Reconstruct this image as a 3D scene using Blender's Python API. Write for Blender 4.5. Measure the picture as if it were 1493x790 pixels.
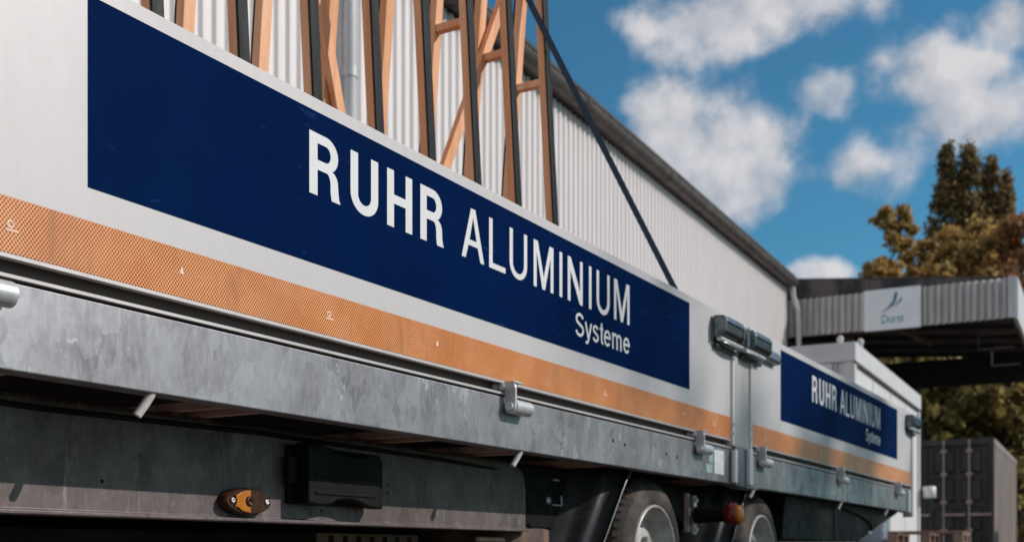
import bpy, bmesh, math, random
import numpy as np
from mathutils import Vector, Matrix

for o in list(bpy.data.objects):
    bpy.data.objects.remove(o)
S = bpy.context.scene
C = S.collection
R = math.radians
PI = math.pi

# ------------------------------------------------------------------ camera
TH = R(30.54)
cd = bpy.data.cameras.new('camera')
cam = bpy.data.objects.new('camera', cd)
C.objects.link(cam)
cam.location = (1.722, 0.0, 0.32)
cam.rotation_euler = (R(90), 0, TH)
cd.sensor_width = 36.0
cd.lens = 39.79
cd.shift_y = 0.2766
cd.clip_start = 0.05
cd.clip_end = 3000
cd.dof.use_dof = True
cd.dof.focus_distance = 2.4
cd.dof.aperture_fstop = 4.8
S.camera = cam

# ------------------------------------------------------------------ sky and sun
SUN = Vector((1.0, 0.55, 0.74)).normalized()
SUN_EL = math.asin(SUN.z)
SUN_AZ = math.atan2(SUN.x, SUN.y)          # from +Y towards +X
W = bpy.data.worlds.new('World')
S.world = W
W.use_nodes = True


def build_world():
    nt = W.node_tree
    N, L = nt.nodes, nt.links
    N.clear()

    def nd(t, **k):
        n = N.new(t)
        for a, b in k.items():
            setattr(n, a, b)
        return n

    def m(op, a, b=None, c=None):
        n = nd('ShaderNodeMath', operation=op)
        for i, v in enumerate((a, b, c)):
            if v is None:
                continue
            if isinstance(v, (int, float)):
                n.inputs[i].default_value = v
            else:
                L.new(v, n.inputs[i])
        return n.outputs[0]

    out = nd('ShaderNodeOutputWorld')
    bg = nd('ShaderNodeBackground')
    bg.inputs['Strength'].default_value = 0.125
    L.new(bg.outputs[0], out.inputs[0])
    sky = nd('ShaderNodeTexSky', sky_type='NISHITA')
    sky.sun_disc = False
    sky.sun_elevation = SUN_EL
    sky.sun_rotation = SUN_AZ
    sky.altitude = 100
    sky.air_density = 1.0
    sky.dust_density = 0.6
    sky.ozone_density = 1.6
    tc = nd('ShaderNodeTexCoord')
    sep = nd('ShaderNodeSeparateXYZ')
    L.new(tc.outputs['Generated'], sep.inputs[0])
    az = m('ARCTAN2', sep.outputs[0], sep.outputs[1])
    el = m('ARCSINE', m('MINIMUM', m('MAXIMUM', sep.outputs[2], -1.0), 1.0))
    # cumulus banks: azimuth, elevation, half width, half height, weight
    banks = [(-.390, .345, .055, .050, 1.0), (-.338, .336, .060, .052, 1.0), (-.345, .303, .066, .030, 1.0), (-.400, .322, .045, .036, .9),
             (-.369, .432, .062, .032, 1.0), (-.296, .446, .098, .028, 1.0), (-.250, .452, .06, .02, .7),
             (-.172, .376, .062, .032, 1.0), (-.139, .341, .085, .032, .95), (-.118, .408, .045, .026, .95),
             (-.268, .373, .040, .018, .55), (-.233, .312, .050, .024, .65), (-.262, .237, .036, .012, .75), (-.43, .37, .03, .012, .35)]
    field = None
    for a, e, sa, se, w in banks:
        u = m('DIVIDE', m('SUBTRACT', az, a), sa)
        v = m('DIVIDE', m('SUBTRACT', el, e), se)
        q = m('SQRT', m('ADD', m('MULTIPLY', u, u), m('MULTIPLY', v, v)))
        f = m('MULTIPLY', m('SUBTRACT', 1.15, q), w)
        f = m('MAXIMUM', f, -1.2)
        field = f if field is None else m('SMOOTH_MAX', field, f, 0.18)
    noise = nd('ShaderNodeTexNoise')
    noise.inputs['Scale'].default_value = 17
    noise.inputs['Detail'].default_value = 6
    noise.inputs['Roughness'].default_value = 0.52
    L.new(tc.outputs['Generated'], noise.inputs['Vector'])
    off = nd('ShaderNodeVectorMath', operation='ADD')
    off.inputs[1].default_value = (0.012, 0.006, 0.016)
    L.new(tc.outputs['Generated'], off.inputs[0])
    noise2 = nd('ShaderNodeTexNoise')
    noise2.inputs['Scale'].default_value = 17
    noise2.inputs['Detail'].default_value = 5
    noise2.inputs['Roughness'].default_value = 0.5
    L.new(off.outputs[0], noise2.inputs['Vector'])
    broad = nd('ShaderNodeTexNoise')
    broad.inputs['Scale'].default_value = 4.2
    broad.inputs['Detail'].default_value = 3
    L.new(tc.outputs['Generated'], broad.inputs['Vector'])
    # cumulus over the unseen rest of the dome, cover raised for neutral ambient light
    away = m('ABSOLUTE', m('ADD', az, 0.30))
    rest = nd('ShaderNodeMapRange', interpolation_type='SMOOTHSTEP')
    L.new(away, rest.inputs[0])
    rest.inputs[1].default_value = 0.40
    rest.inputs[2].default_value = 0.60
    low = nd('ShaderNodeMapRange', interpolation_type='SMOOTHSTEP')
    L.new(el, low.inputs[0])
    low.inputs[1].default_value = 0.03
    low.inputs[2].default_value = 0.12
    gen = m('MULTIPLY', m('SUBTRACT', broad.outputs[0], 0.41), 7.0)
    gen = m('SUBTRACT', m('MULTIPLY', m('ADD', gen, 1.2), m('MULTIPLY', rest.outputs[0], low.outputs[0])), 1.2)
    high = m('MAXIMUM', field, gen)
    d = m('ADD', high, m('MULTIPLY', m('SUBTRACT', noise.outputs[0], 0.5), 2.4))
    dens = nd('ShaderNodeMapRange', interpolation_type='SMOOTHSTEP')
    L.new(d, dens.inputs[0])
    dens.inputs[1].default_value = 0.0
    dens.inputs[2].default_value = 0.8
    dens.inputs[4].default_value = 0.86
    shade = m('ADD', 0.56, m('MULTIPLY', m('SUBTRACT', noise.outputs[0], noise2.outputs[0]), 3.2))
    shade = m('MINIMUM', m('MAXIMUM', shade, 0.0), 1.0)
    cc = nd('ShaderNodeMix', data_type='RGBA')
    L.new(shade, cc.inputs[0])
    cc.inputs[6].default_value = (3.1, 3.4, 3.9, 1)
    cc.inputs[7].default_value = (6.2, 5.9, 5.85, 1)
    tint = nd('ShaderNodeMix', data_type='RGBA', blend_type='MULTIPLY')
    tint.inputs[0].default_value = 1.0
    L.new(sky.outputs[0], tint.inputs[6])
    tint.inputs[7].default_value = (0.29, 0.68, 0.77, 1)
    mix = nd('ShaderNodeMix', data_type='RGBA')
    L.new(dens.outputs[0], mix.inputs[0])
    L.new(tint.outputs[2], mix.inputs[6])
    L.new(cc.outputs[2], mix.inputs[7])
    L.new(mix.outputs[2], bg.inputs['Color'])


build_world()
sl = bpy.data.lights.new('sun', 'SUN')
sl.energy = 3.3
sl.angle = R(0.53)
sl.color = (1.0, 0.935, 0.885)
sun = bpy.data.objects.new('sun', sl)
C.objects.link(sun)
sun.location = SUN * 60
sun.rotation_euler = SUN.to_track_quat('Z', 'Y').to_euler()

vs = S.view_settings
vs.view_transform = 'Standard'
vs.look = 'None'
vs.exposure = 0.0
vs.gamma = 1.0
vs.use_curve_mapping = False
S.render.engine = 'CYCLES'
S.cycles.use_denoising = True
S.cycles.max_bounces = 6
S.cycles.caustics_reflective = False
S.cycles.caustics_refractive = False

# ------------------------------------------------------------------ materials
M = {}


class G:
    """small node-graph helper around a Principled material"""

    def __init__(s, name):
        s.m = bpy.data.materials.new(name)
        s.m.use_nodes = True
        s.nt = s.m.node_tree
        s.p = s.nt.nodes['Principled BSDF']
        s.tc = s.nt.nodes.new('ShaderNodeTexCoord')
        s.v = s.tc.outputs['Object']
        M[name] = s.m

    def link(s, a, b):
        s.nt.links.new(a, b)

    def put(s, sock, v):
        if isinstance(v, (int, float)):
            sock.default_value = v
        elif isinstance(v, tuple):
            sock.default_value = v if len(v) == 4 else (*v, 1)
        else:
            s.link(v, sock)

    def map(s, scale=(1, 1, 1), loc=(0, 0, 0), src=None):
        n = s.nt.nodes.new('ShaderNodeMapping')
        n.inputs['Scale'].default_value = scale
        n.inputs['Location'].default_value = loc
        s.link(src or s.v, n.inputs[0])
        return n.outputs[0]

    def noise(s, scale, detail=4, rough=0.55, vec=None):
        n = s.nt.nodes.new('ShaderNodeTexNoise')
        n.inputs['Scale'].default_value = scale
        n.inputs['Detail'].default_value = detail
        n.inputs['Roughness'].default_value = rough
        s.link(vec or s.v, n.inputs['Vector'])
        return n.outputs[0]

    def voro(s, scale, vec=None, out='Color', feature='F1'):
        n = s.nt.nodes.new('ShaderNodeTexVoronoi')
        n.feature = feature
        n.inputs['Scale'].default_value = scale
        s.link(vec or s.v, n.inputs['Vector'])
        return n.outputs[out]

    def ramp(s, f, lo, hi, a=0.0, b=1.0, smooth=True):
        n = s.nt.nodes.new('ShaderNodeMapRange')
        n.interpolation_type = 'SMOOTHSTEP' if smooth else 'LINEAR'
        s.link(f, n.inputs[0])
        n.inputs[1].default_value = lo
        n.inputs[2].default_value = hi
        n.inputs[3].default_value = a
        n.inputs[4].default_value = b
        return n.outputs[0]

    def math(s, op, a, b=None):
        n = s.nt.nodes.new('ShaderNodeMath')
        n.operation = op
        s.put(n.inputs[0], a)
        if b is not None:
            s.put(n.inputs[1], b)
        return n.outputs[0]

    def mix(s, f, a, b, mode='MIX'):
        n = s.nt.nodes.new('ShaderNodeMix')
        n.data_type = 'RGBA'
        n.blend_type = mode
        s.put(n.inputs[0], f)
        s.put(n.inputs[6], a)
        s.put(n.inputs[7], b)
        return n.outputs[2]

    def bump(s, h, strength=0.2, dist=0.01):
        n = s.nt.nodes.new('ShaderNodeBump')
        n.inputs['Strength'].default_value = strength
        n.inputs['Distance'].default_value = dist
        s.link(h, n.inputs['Height'])
        s.link(n.outputs[0], s.p.inputs['Normal'])

    def set(s, col=None, rough=None, metal=None, spec=None):
        if col is not None:
            s.put(s.p.inputs['Base Color'], col)
        if rough is not None:
            s.put(s.p.inputs['Roughness'], rough)
        if metal is not None:
            s.put(s.p.inputs['Metallic'], metal)
        if spec is not None:
            s.put(s.p.inputs['Specular IOR Level'], spec)
        return s


def plain(name, a, b=None, rough=0.5, metal=0.0, scale=8, detail=5, bump=0.0, stretch=(1, 1, 1), spec=None, lo=.35, hi=.65):
    g = G(name)
    b = b or tuple(c * 0.8 for c in a)
    n = g.noise(scale, detail, 0.6, g.map(stretch))
    f = g.ramp(n, lo, hi)
    g.set(g.mix(f, b, a), g.ramp(n, .3, .7, rough + .08, rough - .06), metal, spec)
    if bump:
        g.bump(g.noise(scale * 3, 4, .6, g.map(stretch)), bump)
    return g.m


def make_materials():
    # coated aluminium board: pale, slight dirt, scuffs
    g = G('board_white')
    dirt = g.ramp(g.noise(2.2, 5, .6, g.map((1, 1, .35))), .42, .75)
    fine = g.ramp(g.noise(60, 3, .6, g.map((1, 1, .25))), .35, .8)
    col = g.mix(g.math('MULTIPLY', dirt, .22), (.545, .52, .525), (.49, .465, .46))
    col = g.mix(g.math('MULTIPLY', fine, .22), col, (.44, .43, .42))
    sc = g.ramp(g.noise(9, 2, .5, g.map((1, .25, 9), (3, 1, 2))), .735, .76)
    col = g.mix(g.math('MULTIPLY', sc, .3), col, (.40, .39, .38))
    g.set(col, g.ramp(dirt, 0, 1, .50, .58), 0.12, .22)
    g.bump(g.noise(3.0, 2), .03, .02)
    # blue film
    g = G('banner_blue')
    n = g.ramp(g.noise(3, 4, .6), .3, .75)
    col = g.mix(n, (.0004, .0095, .052), (.0005, .0115, .062))
    sc = g.ramp(g.noise(14, 3, .6, g.map((1, .6, 3), (7, 2, 5))), .68, .73)
    col = g.mix(g.math('MULTIPLY', sc, .4), col, (.012, .045, .17))
    dust = g.ramp(g.noise(1.7, 6, .65, g.map((1, 1, .6), (1, 4, 2))), .45, .8)
    col = g.mix(g.math('MULTIPLY', dust, .12), col, (.004, .045, .13))
    speck = g.ramp(g.voro(26, None, 'Distance'), .0, .022, 1, 0)
    col = g.mix(g.math('MULTIPLY', speck, .25), col, (.06, .12, .24))
    g.set(col, .55, 0, .008)
    g.bump(g.noise(5, 2), .02, .02)
    plain('letter_white', (.74, .73, .74), (.68, .67, .68), .42, scale=14)
    # honeycomb contour tape
    g = G('tape')
    sp = g.nt.nodes.new('ShaderNodeSeparateXYZ')
    g.link(g.v, sp.inputs[0])
    u = g.math('DIVIDE', sp.outputs[1], .0074)
    w = g.math('DIVIDE', sp.outputs[2], .0096)

    def cell(du, dv):
        a = g.math('SUBTRACT', g.math('FRACT', g.math('ADD', u, du)), .5)
        b = g.math('SUBTRACT', g.math('FRACT', g.math('ADD', w, dv)), .5)
        a = g.math('MULTIPLY', a, 1.0)
        b = g.math('MULTIPLY', b, 1.3)
        return g.math('SQRT', g.math('ADD', g.math('MULTIPLY', a, a), g.math('MULTIPLY', b, b)))
    dd = g.math('MINIMUM', cell(0, 0), cell(.5, .5))
    dot = g.ramp(dd, .28, .38, 1, 0)
    wav = g.ramp(g.noise(16, 3, .6, g.map((1, .6, .6))), .34, .66)
    lite = g.mix(wav, (1.0, .42, .145), (.96, .335, .085))
    dark = g.mix(wav, (.21, .055, .016), (.15, .040, .010))
    grime = g.ramp(g.noise(3.4, 5, .65, g.map((1, 1, .5))), .5, .8)
    col = g.mix(dot, lite, dark)
    smear = g.ramp(g.noise(13, 4, .7, g.map((1, 1, .22), (0, 2.2, 0))), .55, .74)
    col = g.mix(g.math('MULTIPLY', smear, .46), col, (.24, .095, .035))
    col = g.mix(g.math('MULTIPLY', grime, .34), col, (.34, .15, .075))
    g.set(col, .38, 0, .45)
    g.bump(dot, -.06, .003)
    plain('tape_mark', (.90, .70, .60), (.85, .58, .46), .5)
    # galvanised steel, spangle patches and run marks
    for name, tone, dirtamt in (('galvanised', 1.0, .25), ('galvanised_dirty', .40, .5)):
        g = G(name)
        warp = g.noise(5, 4, .6)
        wv = g.nt.nodes.new('ShaderNodeVectorMath')
        wv.operation = 'MULTIPLY_ADD'
        g.link(g.nt.nodes[-2].outputs['Color'] if False else warp, wv.inputs[0])
        wv.inputs[1].default_value = (.16, .16, .16)
        g.link(g.map((1, 1, .7)), wv.inputs[2])
        sp1 = g.voro(24, wv.outputs[0], 'Color')
        bw = g.nt.nodes.new('ShaderNodeRGBToBW')
        g.link(sp1, bw.inputs[0])
        cloud = g.ramp(g.noise(6.5, 7, .66, g.map((1, 1, .55))), .3, .72)
        f = g.math('ADD', g.math('MULTIPLY', bw.outputs[0], .46), g.math('MULTIPLY', cloud, .46))
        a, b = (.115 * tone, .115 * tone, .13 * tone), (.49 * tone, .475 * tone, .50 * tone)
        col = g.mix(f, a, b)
        fine = g.noise(85, 3, .65, g.map((1, 1, .3)))
        col = g.mix(g.math('MULTIPLY', g.ramp(fine, .4, .75), .32), col, (.50 * tone, .51 * tone, .52 * tone))
        grit = g.ramp(g.noise(420, 2, .7), .35, .7)
        col = g.mix(g.math('MULTIPLY', grit, .22), col, (.13 * tone, .13 * tone, .145 * tone))
        flake = g.ramp(g.noise(9, 6, .72, g.map((1, 1, .6), (5, 2, 1))), .60, .625)
        col = g.mix(g.math('MULTIPLY', flake, .42), col, (.60 * tone, .60 * tone, .61 * tone))
        runs = g.ramp(g.noise(11, 3, .6, g.map((1, 1, .06), (0, 3, 0))), .66, .74)
        col = g.mix(g.math('MULTIPLY', runs, .35), col, (.56 * tone, .56 * tone, .56 * tone))
        rust = g.ramp(g.noise(7, 4, .6, g.map((1, 1.6, .05), (0, 1.3, 0))), .67, .72)
        col = g.mix(g.math('MULTIPLY', rust, .55), col, (.36 * tone, .20 * tone, .13 * tone))
        brown = g.ramp(g.noise(2.6, 6, .7, g.map((1, 1, 1.6), (2, 0, 0))), .42, .72)
        col = g.mix(g.math('MULTIPLY', brown, dirtamt), col, (.10, .070, .058))
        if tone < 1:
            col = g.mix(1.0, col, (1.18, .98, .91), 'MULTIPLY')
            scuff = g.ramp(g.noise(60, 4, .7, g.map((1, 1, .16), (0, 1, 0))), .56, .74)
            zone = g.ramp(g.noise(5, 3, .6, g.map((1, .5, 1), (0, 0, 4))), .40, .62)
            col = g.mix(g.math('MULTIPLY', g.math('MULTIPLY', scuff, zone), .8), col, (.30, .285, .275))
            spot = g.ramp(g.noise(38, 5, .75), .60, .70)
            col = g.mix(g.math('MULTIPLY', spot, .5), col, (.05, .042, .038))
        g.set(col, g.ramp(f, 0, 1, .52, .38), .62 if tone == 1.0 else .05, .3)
        g.bump(g.noise(30, 4, .6), .10, .004)
    g = G('zinc')
    n = g.ramp(g.noise(26, 4, .6), .35, .7)
    g.set(g.mix(n, (.52, .52, .53), (.78, .77, .77)), g.ramp(n, 0, 1, .42, .28), .45)
    g.bump(g.noise(90, 2), .05, .002)
    plain('aluminium', (.60, .555, .545), (.48, .445, .44), .45, .3, 9, 5, .04, (1, 1, .2))
    plain('edge_glint', (.82, .80, .80), (.70, .68, .68), .38, .15, 12, 4, .03, (1, 1, .2))  # sunlit edge highlights and bolt glints put into a paler colour
    plain('latch_steel', (.20, .225, .235), (.08, .095, .10), .30, .75, 12, 4, .05)
    plain('latch_black', (.025, .028, .03), (.015, .016, .018), .38, .2, 20)
    plain('black_plastic', (.060, .057, .056), (.036, .035, .035), .24, 0, 18, 4, .03)
    plain('dark_frame', (.026, .022, .021), (.014, .012, .012), .6, 0, 7, 5, .1, spec=.15)
    plain('recess_shade', (.115, .088, .080), (.075, .058, .054), .55, 0, 9, 4, 0, (1, .2, 1))  # shade of the recess below the board put into the colour
    plain('matt_black', (.010, .0095, .0095), (.006, .006, .006), .6, 0, 14, spec=.12)
    plain('rubber_strip', (.010, .011, .013), (.007, .008, .010), .5, 0, 30, 3, .04, (1, 1, .2), spec=.15)
    g = G('tyre_rubber')
    n = g.noise(7, 6, .65)
    f = g.ramp(n, .38, .68)
    col = g.mix(f, (.040, .036, .034), (.125, .092, .075))
    g.set(col, .78, 0, .3)
    g.bump(g.noise(120, 3), .2, .003)
    plain('rim_paint', (.62, .60, .57), (.40, .36, .33), .42, .25, 9, 6)
    plain('hub_steel', (.45, .44, .43), (.25, .22, .20), .45, .5, 20)
    g = G('mud_tank')
    f = g.ramp(g.noise(9, 6, .7, g.map((1, 1, .35))), .35, .7)
    col = g.mix(f, (.055, .042, .036), (.22, .135, .095))
    col = g.mix(g.ramp(g.noise(140, 2, .6), .6, .75), col, (.33, .23, .18))
    g.set(col, .85)
    g.bump(g.noise(90, 3), .3, .004)
    plain('amber_lens', (.50, .17, .016), (.42, .13, .012), .3, 0, 30, spec=.25)
    plain('smoked_lens', (.06, .022, .010), (.035, .014, .008), .3, 0, 30, spec=.2)
    plain('red_lens', (.20, .012, .010), (.13, .008, .008), .22, 0, 30)
    plain('sticker', (.78, .78, .77), (.60, .62, .62), .5, 0, 45, 2, 0, (1, .3, 3))
    plain('sticker_green', (.35, .46, .44), (.28, .38, .36), .5, 0, 45)
    plain('steel_pin', (.62, .58, .56), (.48, .42, .39), .45, .15, 24, 4, .1)
    plain('rusty_bar', (.70, .47, .38), (.50, .32, .25), .65, .0, 14, 6, .1, (1, .3, 1))
    plain('floor_ply', (.045, .035, .03), (.03, .024, .02), .7, 0, 12)
    # planed softwood
    g = G('timber')
    gr = g.noise(26, 4, .6, g.map((1, 1, .055)))
    f = g.ramp(gr, .36, .66)
    col = g.mix(f, (.74, .36, .175), (.86, .50, .305))
    oi = g.nt.nodes.new('ShaderNodeObjectInfo')
    col = g.mix(g.ramp(oi.outputs['Random'], 0, 1, 0, .34), col, (.60, .27, .12))
    kn = g.ramp(g.voro(4.2, g.map((1, 1, .35)), 'Distance'), .035, .075, 1, 0)
    col = g.mix(g.math('MULTIPLY', kn, .6), col, (.24, .10, .045))
    g.set(col, .58, 0, .35)
    g.bump(gr, .10, .004)
    plain('strap_blue', (.022, .045, .085), (.016, .034, .066), .7, 0, 240, 2, .1)
    # hall
    g = G('cladding')
    f = g.ramp(g.noise(1.1, 5, .6, g.map((1, 1, .22))), .35, .72)
    col = g.mix(f, (.77, .715, .705), (.69, .64, .63))
    st = g.ramp(g.noise(9, 3, .6, g.map((1, 1, .03))), .55, .78)
    col = g.mix(g.math('MULTIPLY', st, .20), col, (.50, .465, .45))
    g.set(col, .48, 0, .4)
    plain('trim_white', (.64, .62, .61), (.54, .52, .51), .45, 0, 3, 4)
    plain('gutter_metal', (.12, .096, .088), (.07, .058, .054), .5, .2, 5, 5)
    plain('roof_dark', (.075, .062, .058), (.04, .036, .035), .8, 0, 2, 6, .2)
    plain('verge_old', (.15, .115, .105), (.045, .04, .04), .8, 0, 2.4, 6, .2, (1, 1, .5), lo=.4, hi=.62)
    plain('pipe_grey', (.60, .60, .61), (.46, .46, .47), .38, .1, 6, 4, 0, (1, 1, .2))
    plain('fascia_metal', (.60, .56, .54), (.48, .45, .43), .5, .05, 3, 5, 0, (1, 1, .3))
    plain('sign_white', (.86, .87, .88), (.80, .81, .82), .5, 0, 4)
    plain('sign_teal', (.05, .28, .34), (.04, .25, .31), .5, 0, 8)
    plain('sign_blue', (.09, .17, .27), (.08, .15, .24), .5, 0, 8)
    plain('brown_beam', (.17, .085, .055), (.11, .055, .04), .7, 0, 5, 5, .1)
    plain('cabin_white', (.70, .68, .68), (.63, .61, .61), .5, 0, 1.2, 5, 0, (1, 1, .3))
    plain('cabin_frame', (.64, .625, .63), (.56, .55, .55), .5, 0, 3, 5)
    plain('glass_dark', (.03, .035, .04), (.02, .024, .028), .08, 0, 2)
    plain('container_grey', (.042, .039, .038), (.024, .022, .022), .6, 0, 3, 5, 0, (1, 1, .3))
    plain('container_side_lit', (.29, .235, .21), (.20, .16, .142), .6, .05, 2, 5, 0, (1, 1, .25))  # paler than the doors: sunlight on this side put into the colour
    plain('lock_rod', (.42, .33, .30), (.33, .25, .22), .5, .2, 12)
    plain('locker_blue', (.27, .33, .37), (.21, .26, .30), .5, .1, 4)
    plain('pallet_wood', (.30, .20, .155), (.20, .125, .095), .8, 0, 9, 5, .2, (1, 1, 1))
    plain('bark', (.085, .065, .05), (.045, .035, .028), .9, 0, 8, 5, .4, (1, 1, .3))
    g = G('paving')
    f = g.ramp(g.noise(1.6, 7, .65), .3, .7)
    col = g.mix(f, (.10, .082, .068), (.16, .133, .112))
    col = g.mix(g.math('MULTIPLY', g.ramp(g.noise(160, 2, .6), .4, .7), .4), col, (.15, .14, .132))
    g.set(col, .9, 0, .3)
    g.bump(g.noise(120, 3), .3, .006)

    def leaf(name, c1, c2, c3, w=.0):
        g = G(name)
        geo = g.nt.nodes.new('ShaderNodeNewGeometry')
        r = geo.outputs['Random Per Island']
        big = g.ramp(g.noise(.55, 3, .6), .36, .66)
        col = g.mix(big, c1, c2)
        col = g.mix(g.ramp(r, .62, 1.0, 0, .9), col, c3)
        col = g.mix(g.ramp(r, .0, .4, .45, 0), col, tuple(v * .55 for v in c1))
        g.set(col, .6, 0, .3)
        tr = g.nt.nodes.new('ShaderNodeBsdfTranslucent')
        g.link(col, tr.inputs[0])
        ms = g.nt.nodes.new('ShaderNodeMixShader')
        ms.inputs[0].default_value = .42
        out = g.nt.nodes['Material Output']
        g.link(g.p.outputs[0], ms.inputs[1])
        g.link(tr.outputs[0], ms.inputs[2])
        g.link(ms.outputs[0], out.inputs[0])
    leaf('leaf_autumn', (.33, .225, .07), (.60, .37, .12), (.74, .48, .19))
    leaf('leaf_red', (.30, .17, .065), (.48, .20, .10), (.60, .29, .15))
    leaf('leaf_green', (.17, .15, .05), (.42, .32, .10), (.78, .58, .22))
    leaf('leaf_cypress', (.17, .125, .055), (.33, .225, .09), (.46, .31, .14))
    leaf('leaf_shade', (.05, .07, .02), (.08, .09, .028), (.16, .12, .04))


make_materials()


# ------------------------------------------------------------------ mesh helpers
class MB:
    def __init__(s):
        s.v, s.f, s.sm = [], [], []

    def add(s, vs, fs, smooth=False):
        o = len(s.v)
        s.v += [tuple(map(float, p)) for p in vs]
        s.f += [tuple(i + o for i in f) for f in fs]
        s.sm += [smooth] * len(fs)
        return s

    def box(s, x0, x1, y0, y1, z0, z1):
        vs = [(x, y, z) for x in (x0, x1) for y in (y0, y1) for z in (z0, z1)]
        return s.add(vs, [(0, 1, 3, 2), (4, 6, 7, 5), (0, 4, 5, 1), (2, 3, 7, 6), (0, 2, 6, 4), (1, 5, 7, 3)])

    def bar(s, a, b, w, h, up=(0, 0, 1)):
        """rectangular bar from a to b, w across, h along up"""
        a, b = Vector(a), Vector(b)
        d = (b - a).normalized()
        u = Vector(up)
        u = (u - d * u.dot(d)).normalized()
        r = d.cross(u)
        vs = []
        for p in (a, b):
            for i, j in ((-1, -1), (1, -1), (1, 1), (-1, 1)):
                vs.append(p + r * (w / 2 * i) + u * (h / 2 * j))
        return s.add(vs, [(3, 2, 1, 0), (4, 5, 6, 7), (0, 1, 5, 4), (1, 2, 6, 5), (2, 3, 7, 6), (3, 0, 4, 7)])

    def prism(s, prof, axis, a, b):
        """prof: 2D points; axis X -> (y,z), Y -> (x,z), Z -> (x,y)"""
        def P(p, t):
            return {'X': (t, p[0], p[1]), 'Y': (p[0], t, p[1]), 'Z': (p[0], p[1], t)}[axis]
        n = len(prof)
        vs = [P(p, a) for p in prof] + [P(p, b) for p in prof]
        fs = [tuple(range(n - 1, -1, -1)), tuple(range(n, 2 * n))]
        fs += [(i, (i + 1) % n, n + (i + 1) % n, n + i) for i in range(n)]
        return s.add(vs, fs)

    def tube(s, pts, r, n=12, cap=True, smooth=True):
        pts = [Vector(p) for p in pts]
        rs = r if isinstance(r, (list, tuple)) else [r] * len(pts)
        vs, fs = [], []
        ref = None
        for i, p in enumerate(pts):
            d = (pts[min(i + 1, len(pts) - 1)] - pts[max(i - 1, 0)]).normalized()
            if ref is None:
                ref = Vector((0, 0, 1)) if abs(d.z) < .9 else Vector((1, 0, 0))
            u = (ref - d * ref.dot(d)).normalized()
            ref = u
            w = d.cross(u)
            for k in range(n):
                a = 2 * PI * k / n
                vs.append(p + (u * math.cos(a) + w * math.sin(a)) * rs[i])
        for i in range(len(pts) - 1):
            for k in range(n):
                k2 = (k + 1) % n
                fs.append((i * n + k, i * n + k2, (i + 1) * n + k2, (i + 1) * n + k))
        s.add(vs, fs, smooth)
        if cap:
            m = len(pts) - 1
            s.add([vs[k] for k in range(n)], [tuple(range(n - 1, -1, -1))])
            s.add([vs[m * n + k] for k in range(n)], [tuple(range(n))])
        return s

    def lathe(s, prof, c, n=48, smooth=True, a0=0.0, a1=2 * PI, skip=None):
        """prof: (x offset, radius) pairs turned about the X axis through c"""
        vs, fs = [], []
        full = abs(a1 - a0 - 2 * PI) < 1e-6
        m = n if full else n + 1
        for k in range(m):
            a = a0 + (a1 - a0) * k / n
            for x, r in prof:
                vs.append((c[0] + x, c[1] + r * math.cos(a), c[2] + r * math.sin(a)))
        q = len(prof)
        for k in range(n):
            k2 = (k + 1) % m
            for i in range(q - 1):
                if skip and skip(k, i):
                    continue
                fs.append((k * q + i, k * q + i + 1, k2 * q + i + 1, k2 * q + i))
        return s.add(vs, fs, smooth)


ORIGIN = {}


def root_of(o):
    while o.parent:
        o = o.parent
    return o


def build(name, mb, mat, parent=None, bevel=0.0, seg=2, origin=None, sharp=True):
    """link one mesh; coordinates are world unless the root was made with local=True"""
    off = Vector((0, 0, 0))
    if parent:
        off = ORIGIN.get(root_of(parent).name, off)
    elif origin:
        off = Vector(origin)
    me = bpy.data.meshes.new(name)
    me.from_pydata([(x - off.x, y - off.y, z - off.z) for x, y, z in mb.v], [], mb.f)
    me.polygons.foreach_set('use_smooth', mb.sm)
    bm = bmesh.new()
    bm.from_mesh(me)
    bmesh.ops.recalc_face_normals(bm, faces=bm.faces)
    bm.to_mesh(me)
    bm.free()
    me.materials.append(M[mat])
    o = bpy.data.objects.new(name, me)
    C.objects.link(o)
    if parent:
        o.parent = parent
    elif origin:
        o.location = origin
        ORIGIN[o.name] = off
    if bevel:
        b = o.modifiers.new('bevel', 'BEVEL')
        b.width = bevel
        b.segments = seg
        b.limit_method = 'ANGLE'
        b.angle_limit = R(40)
    return o


def from_mesh(name, me, mat, parent):
    off = ORIGIN.get(root_of(parent).name, Vector((0, 0, 0)))
    me.transform(Matrix.Translation(-off))
    me.name = name
    me.materials.clear()
    me.materials.append(M[mat])
    o = bpy.data.objects.new(name, me)
    C.objects.link(o)
    o.parent = parent
    return o


def thing(name, label, cat, loc, rz=0.0, group=None, local=False):
    o = bpy.data.objects.new(name, None)
    o.empty_display_size = .3
    C.objects.link(o)
    o.location = loc
    o.rotation_euler = (0, 0, rz)
    ORIGIN[o.name] = Vector((0, 0, 0)) if local else Vector(loc)
    return tag(o, label, cat, group)


def tag(o, label=None, cat=None, group=None, kind=None):
    if label:
        o['label'] = label
    if cat:
        o['category'] = cat
    if group:
        o['group'] = group
    if kind:
        o['kind'] = kind
    return o


def copy_part(o, parent, delta):
    """copy of a part (and its sub-parts) moved by delta inside its thing"""
    c = o.copy()
    C.objects.link(c)
    c.parent = parent
    c.location = o.location + Vector(delta)
    for ch in list(o.children):
        k = ch.copy()
        C.objects.link(k)
        k.parent = c
    return c


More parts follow.
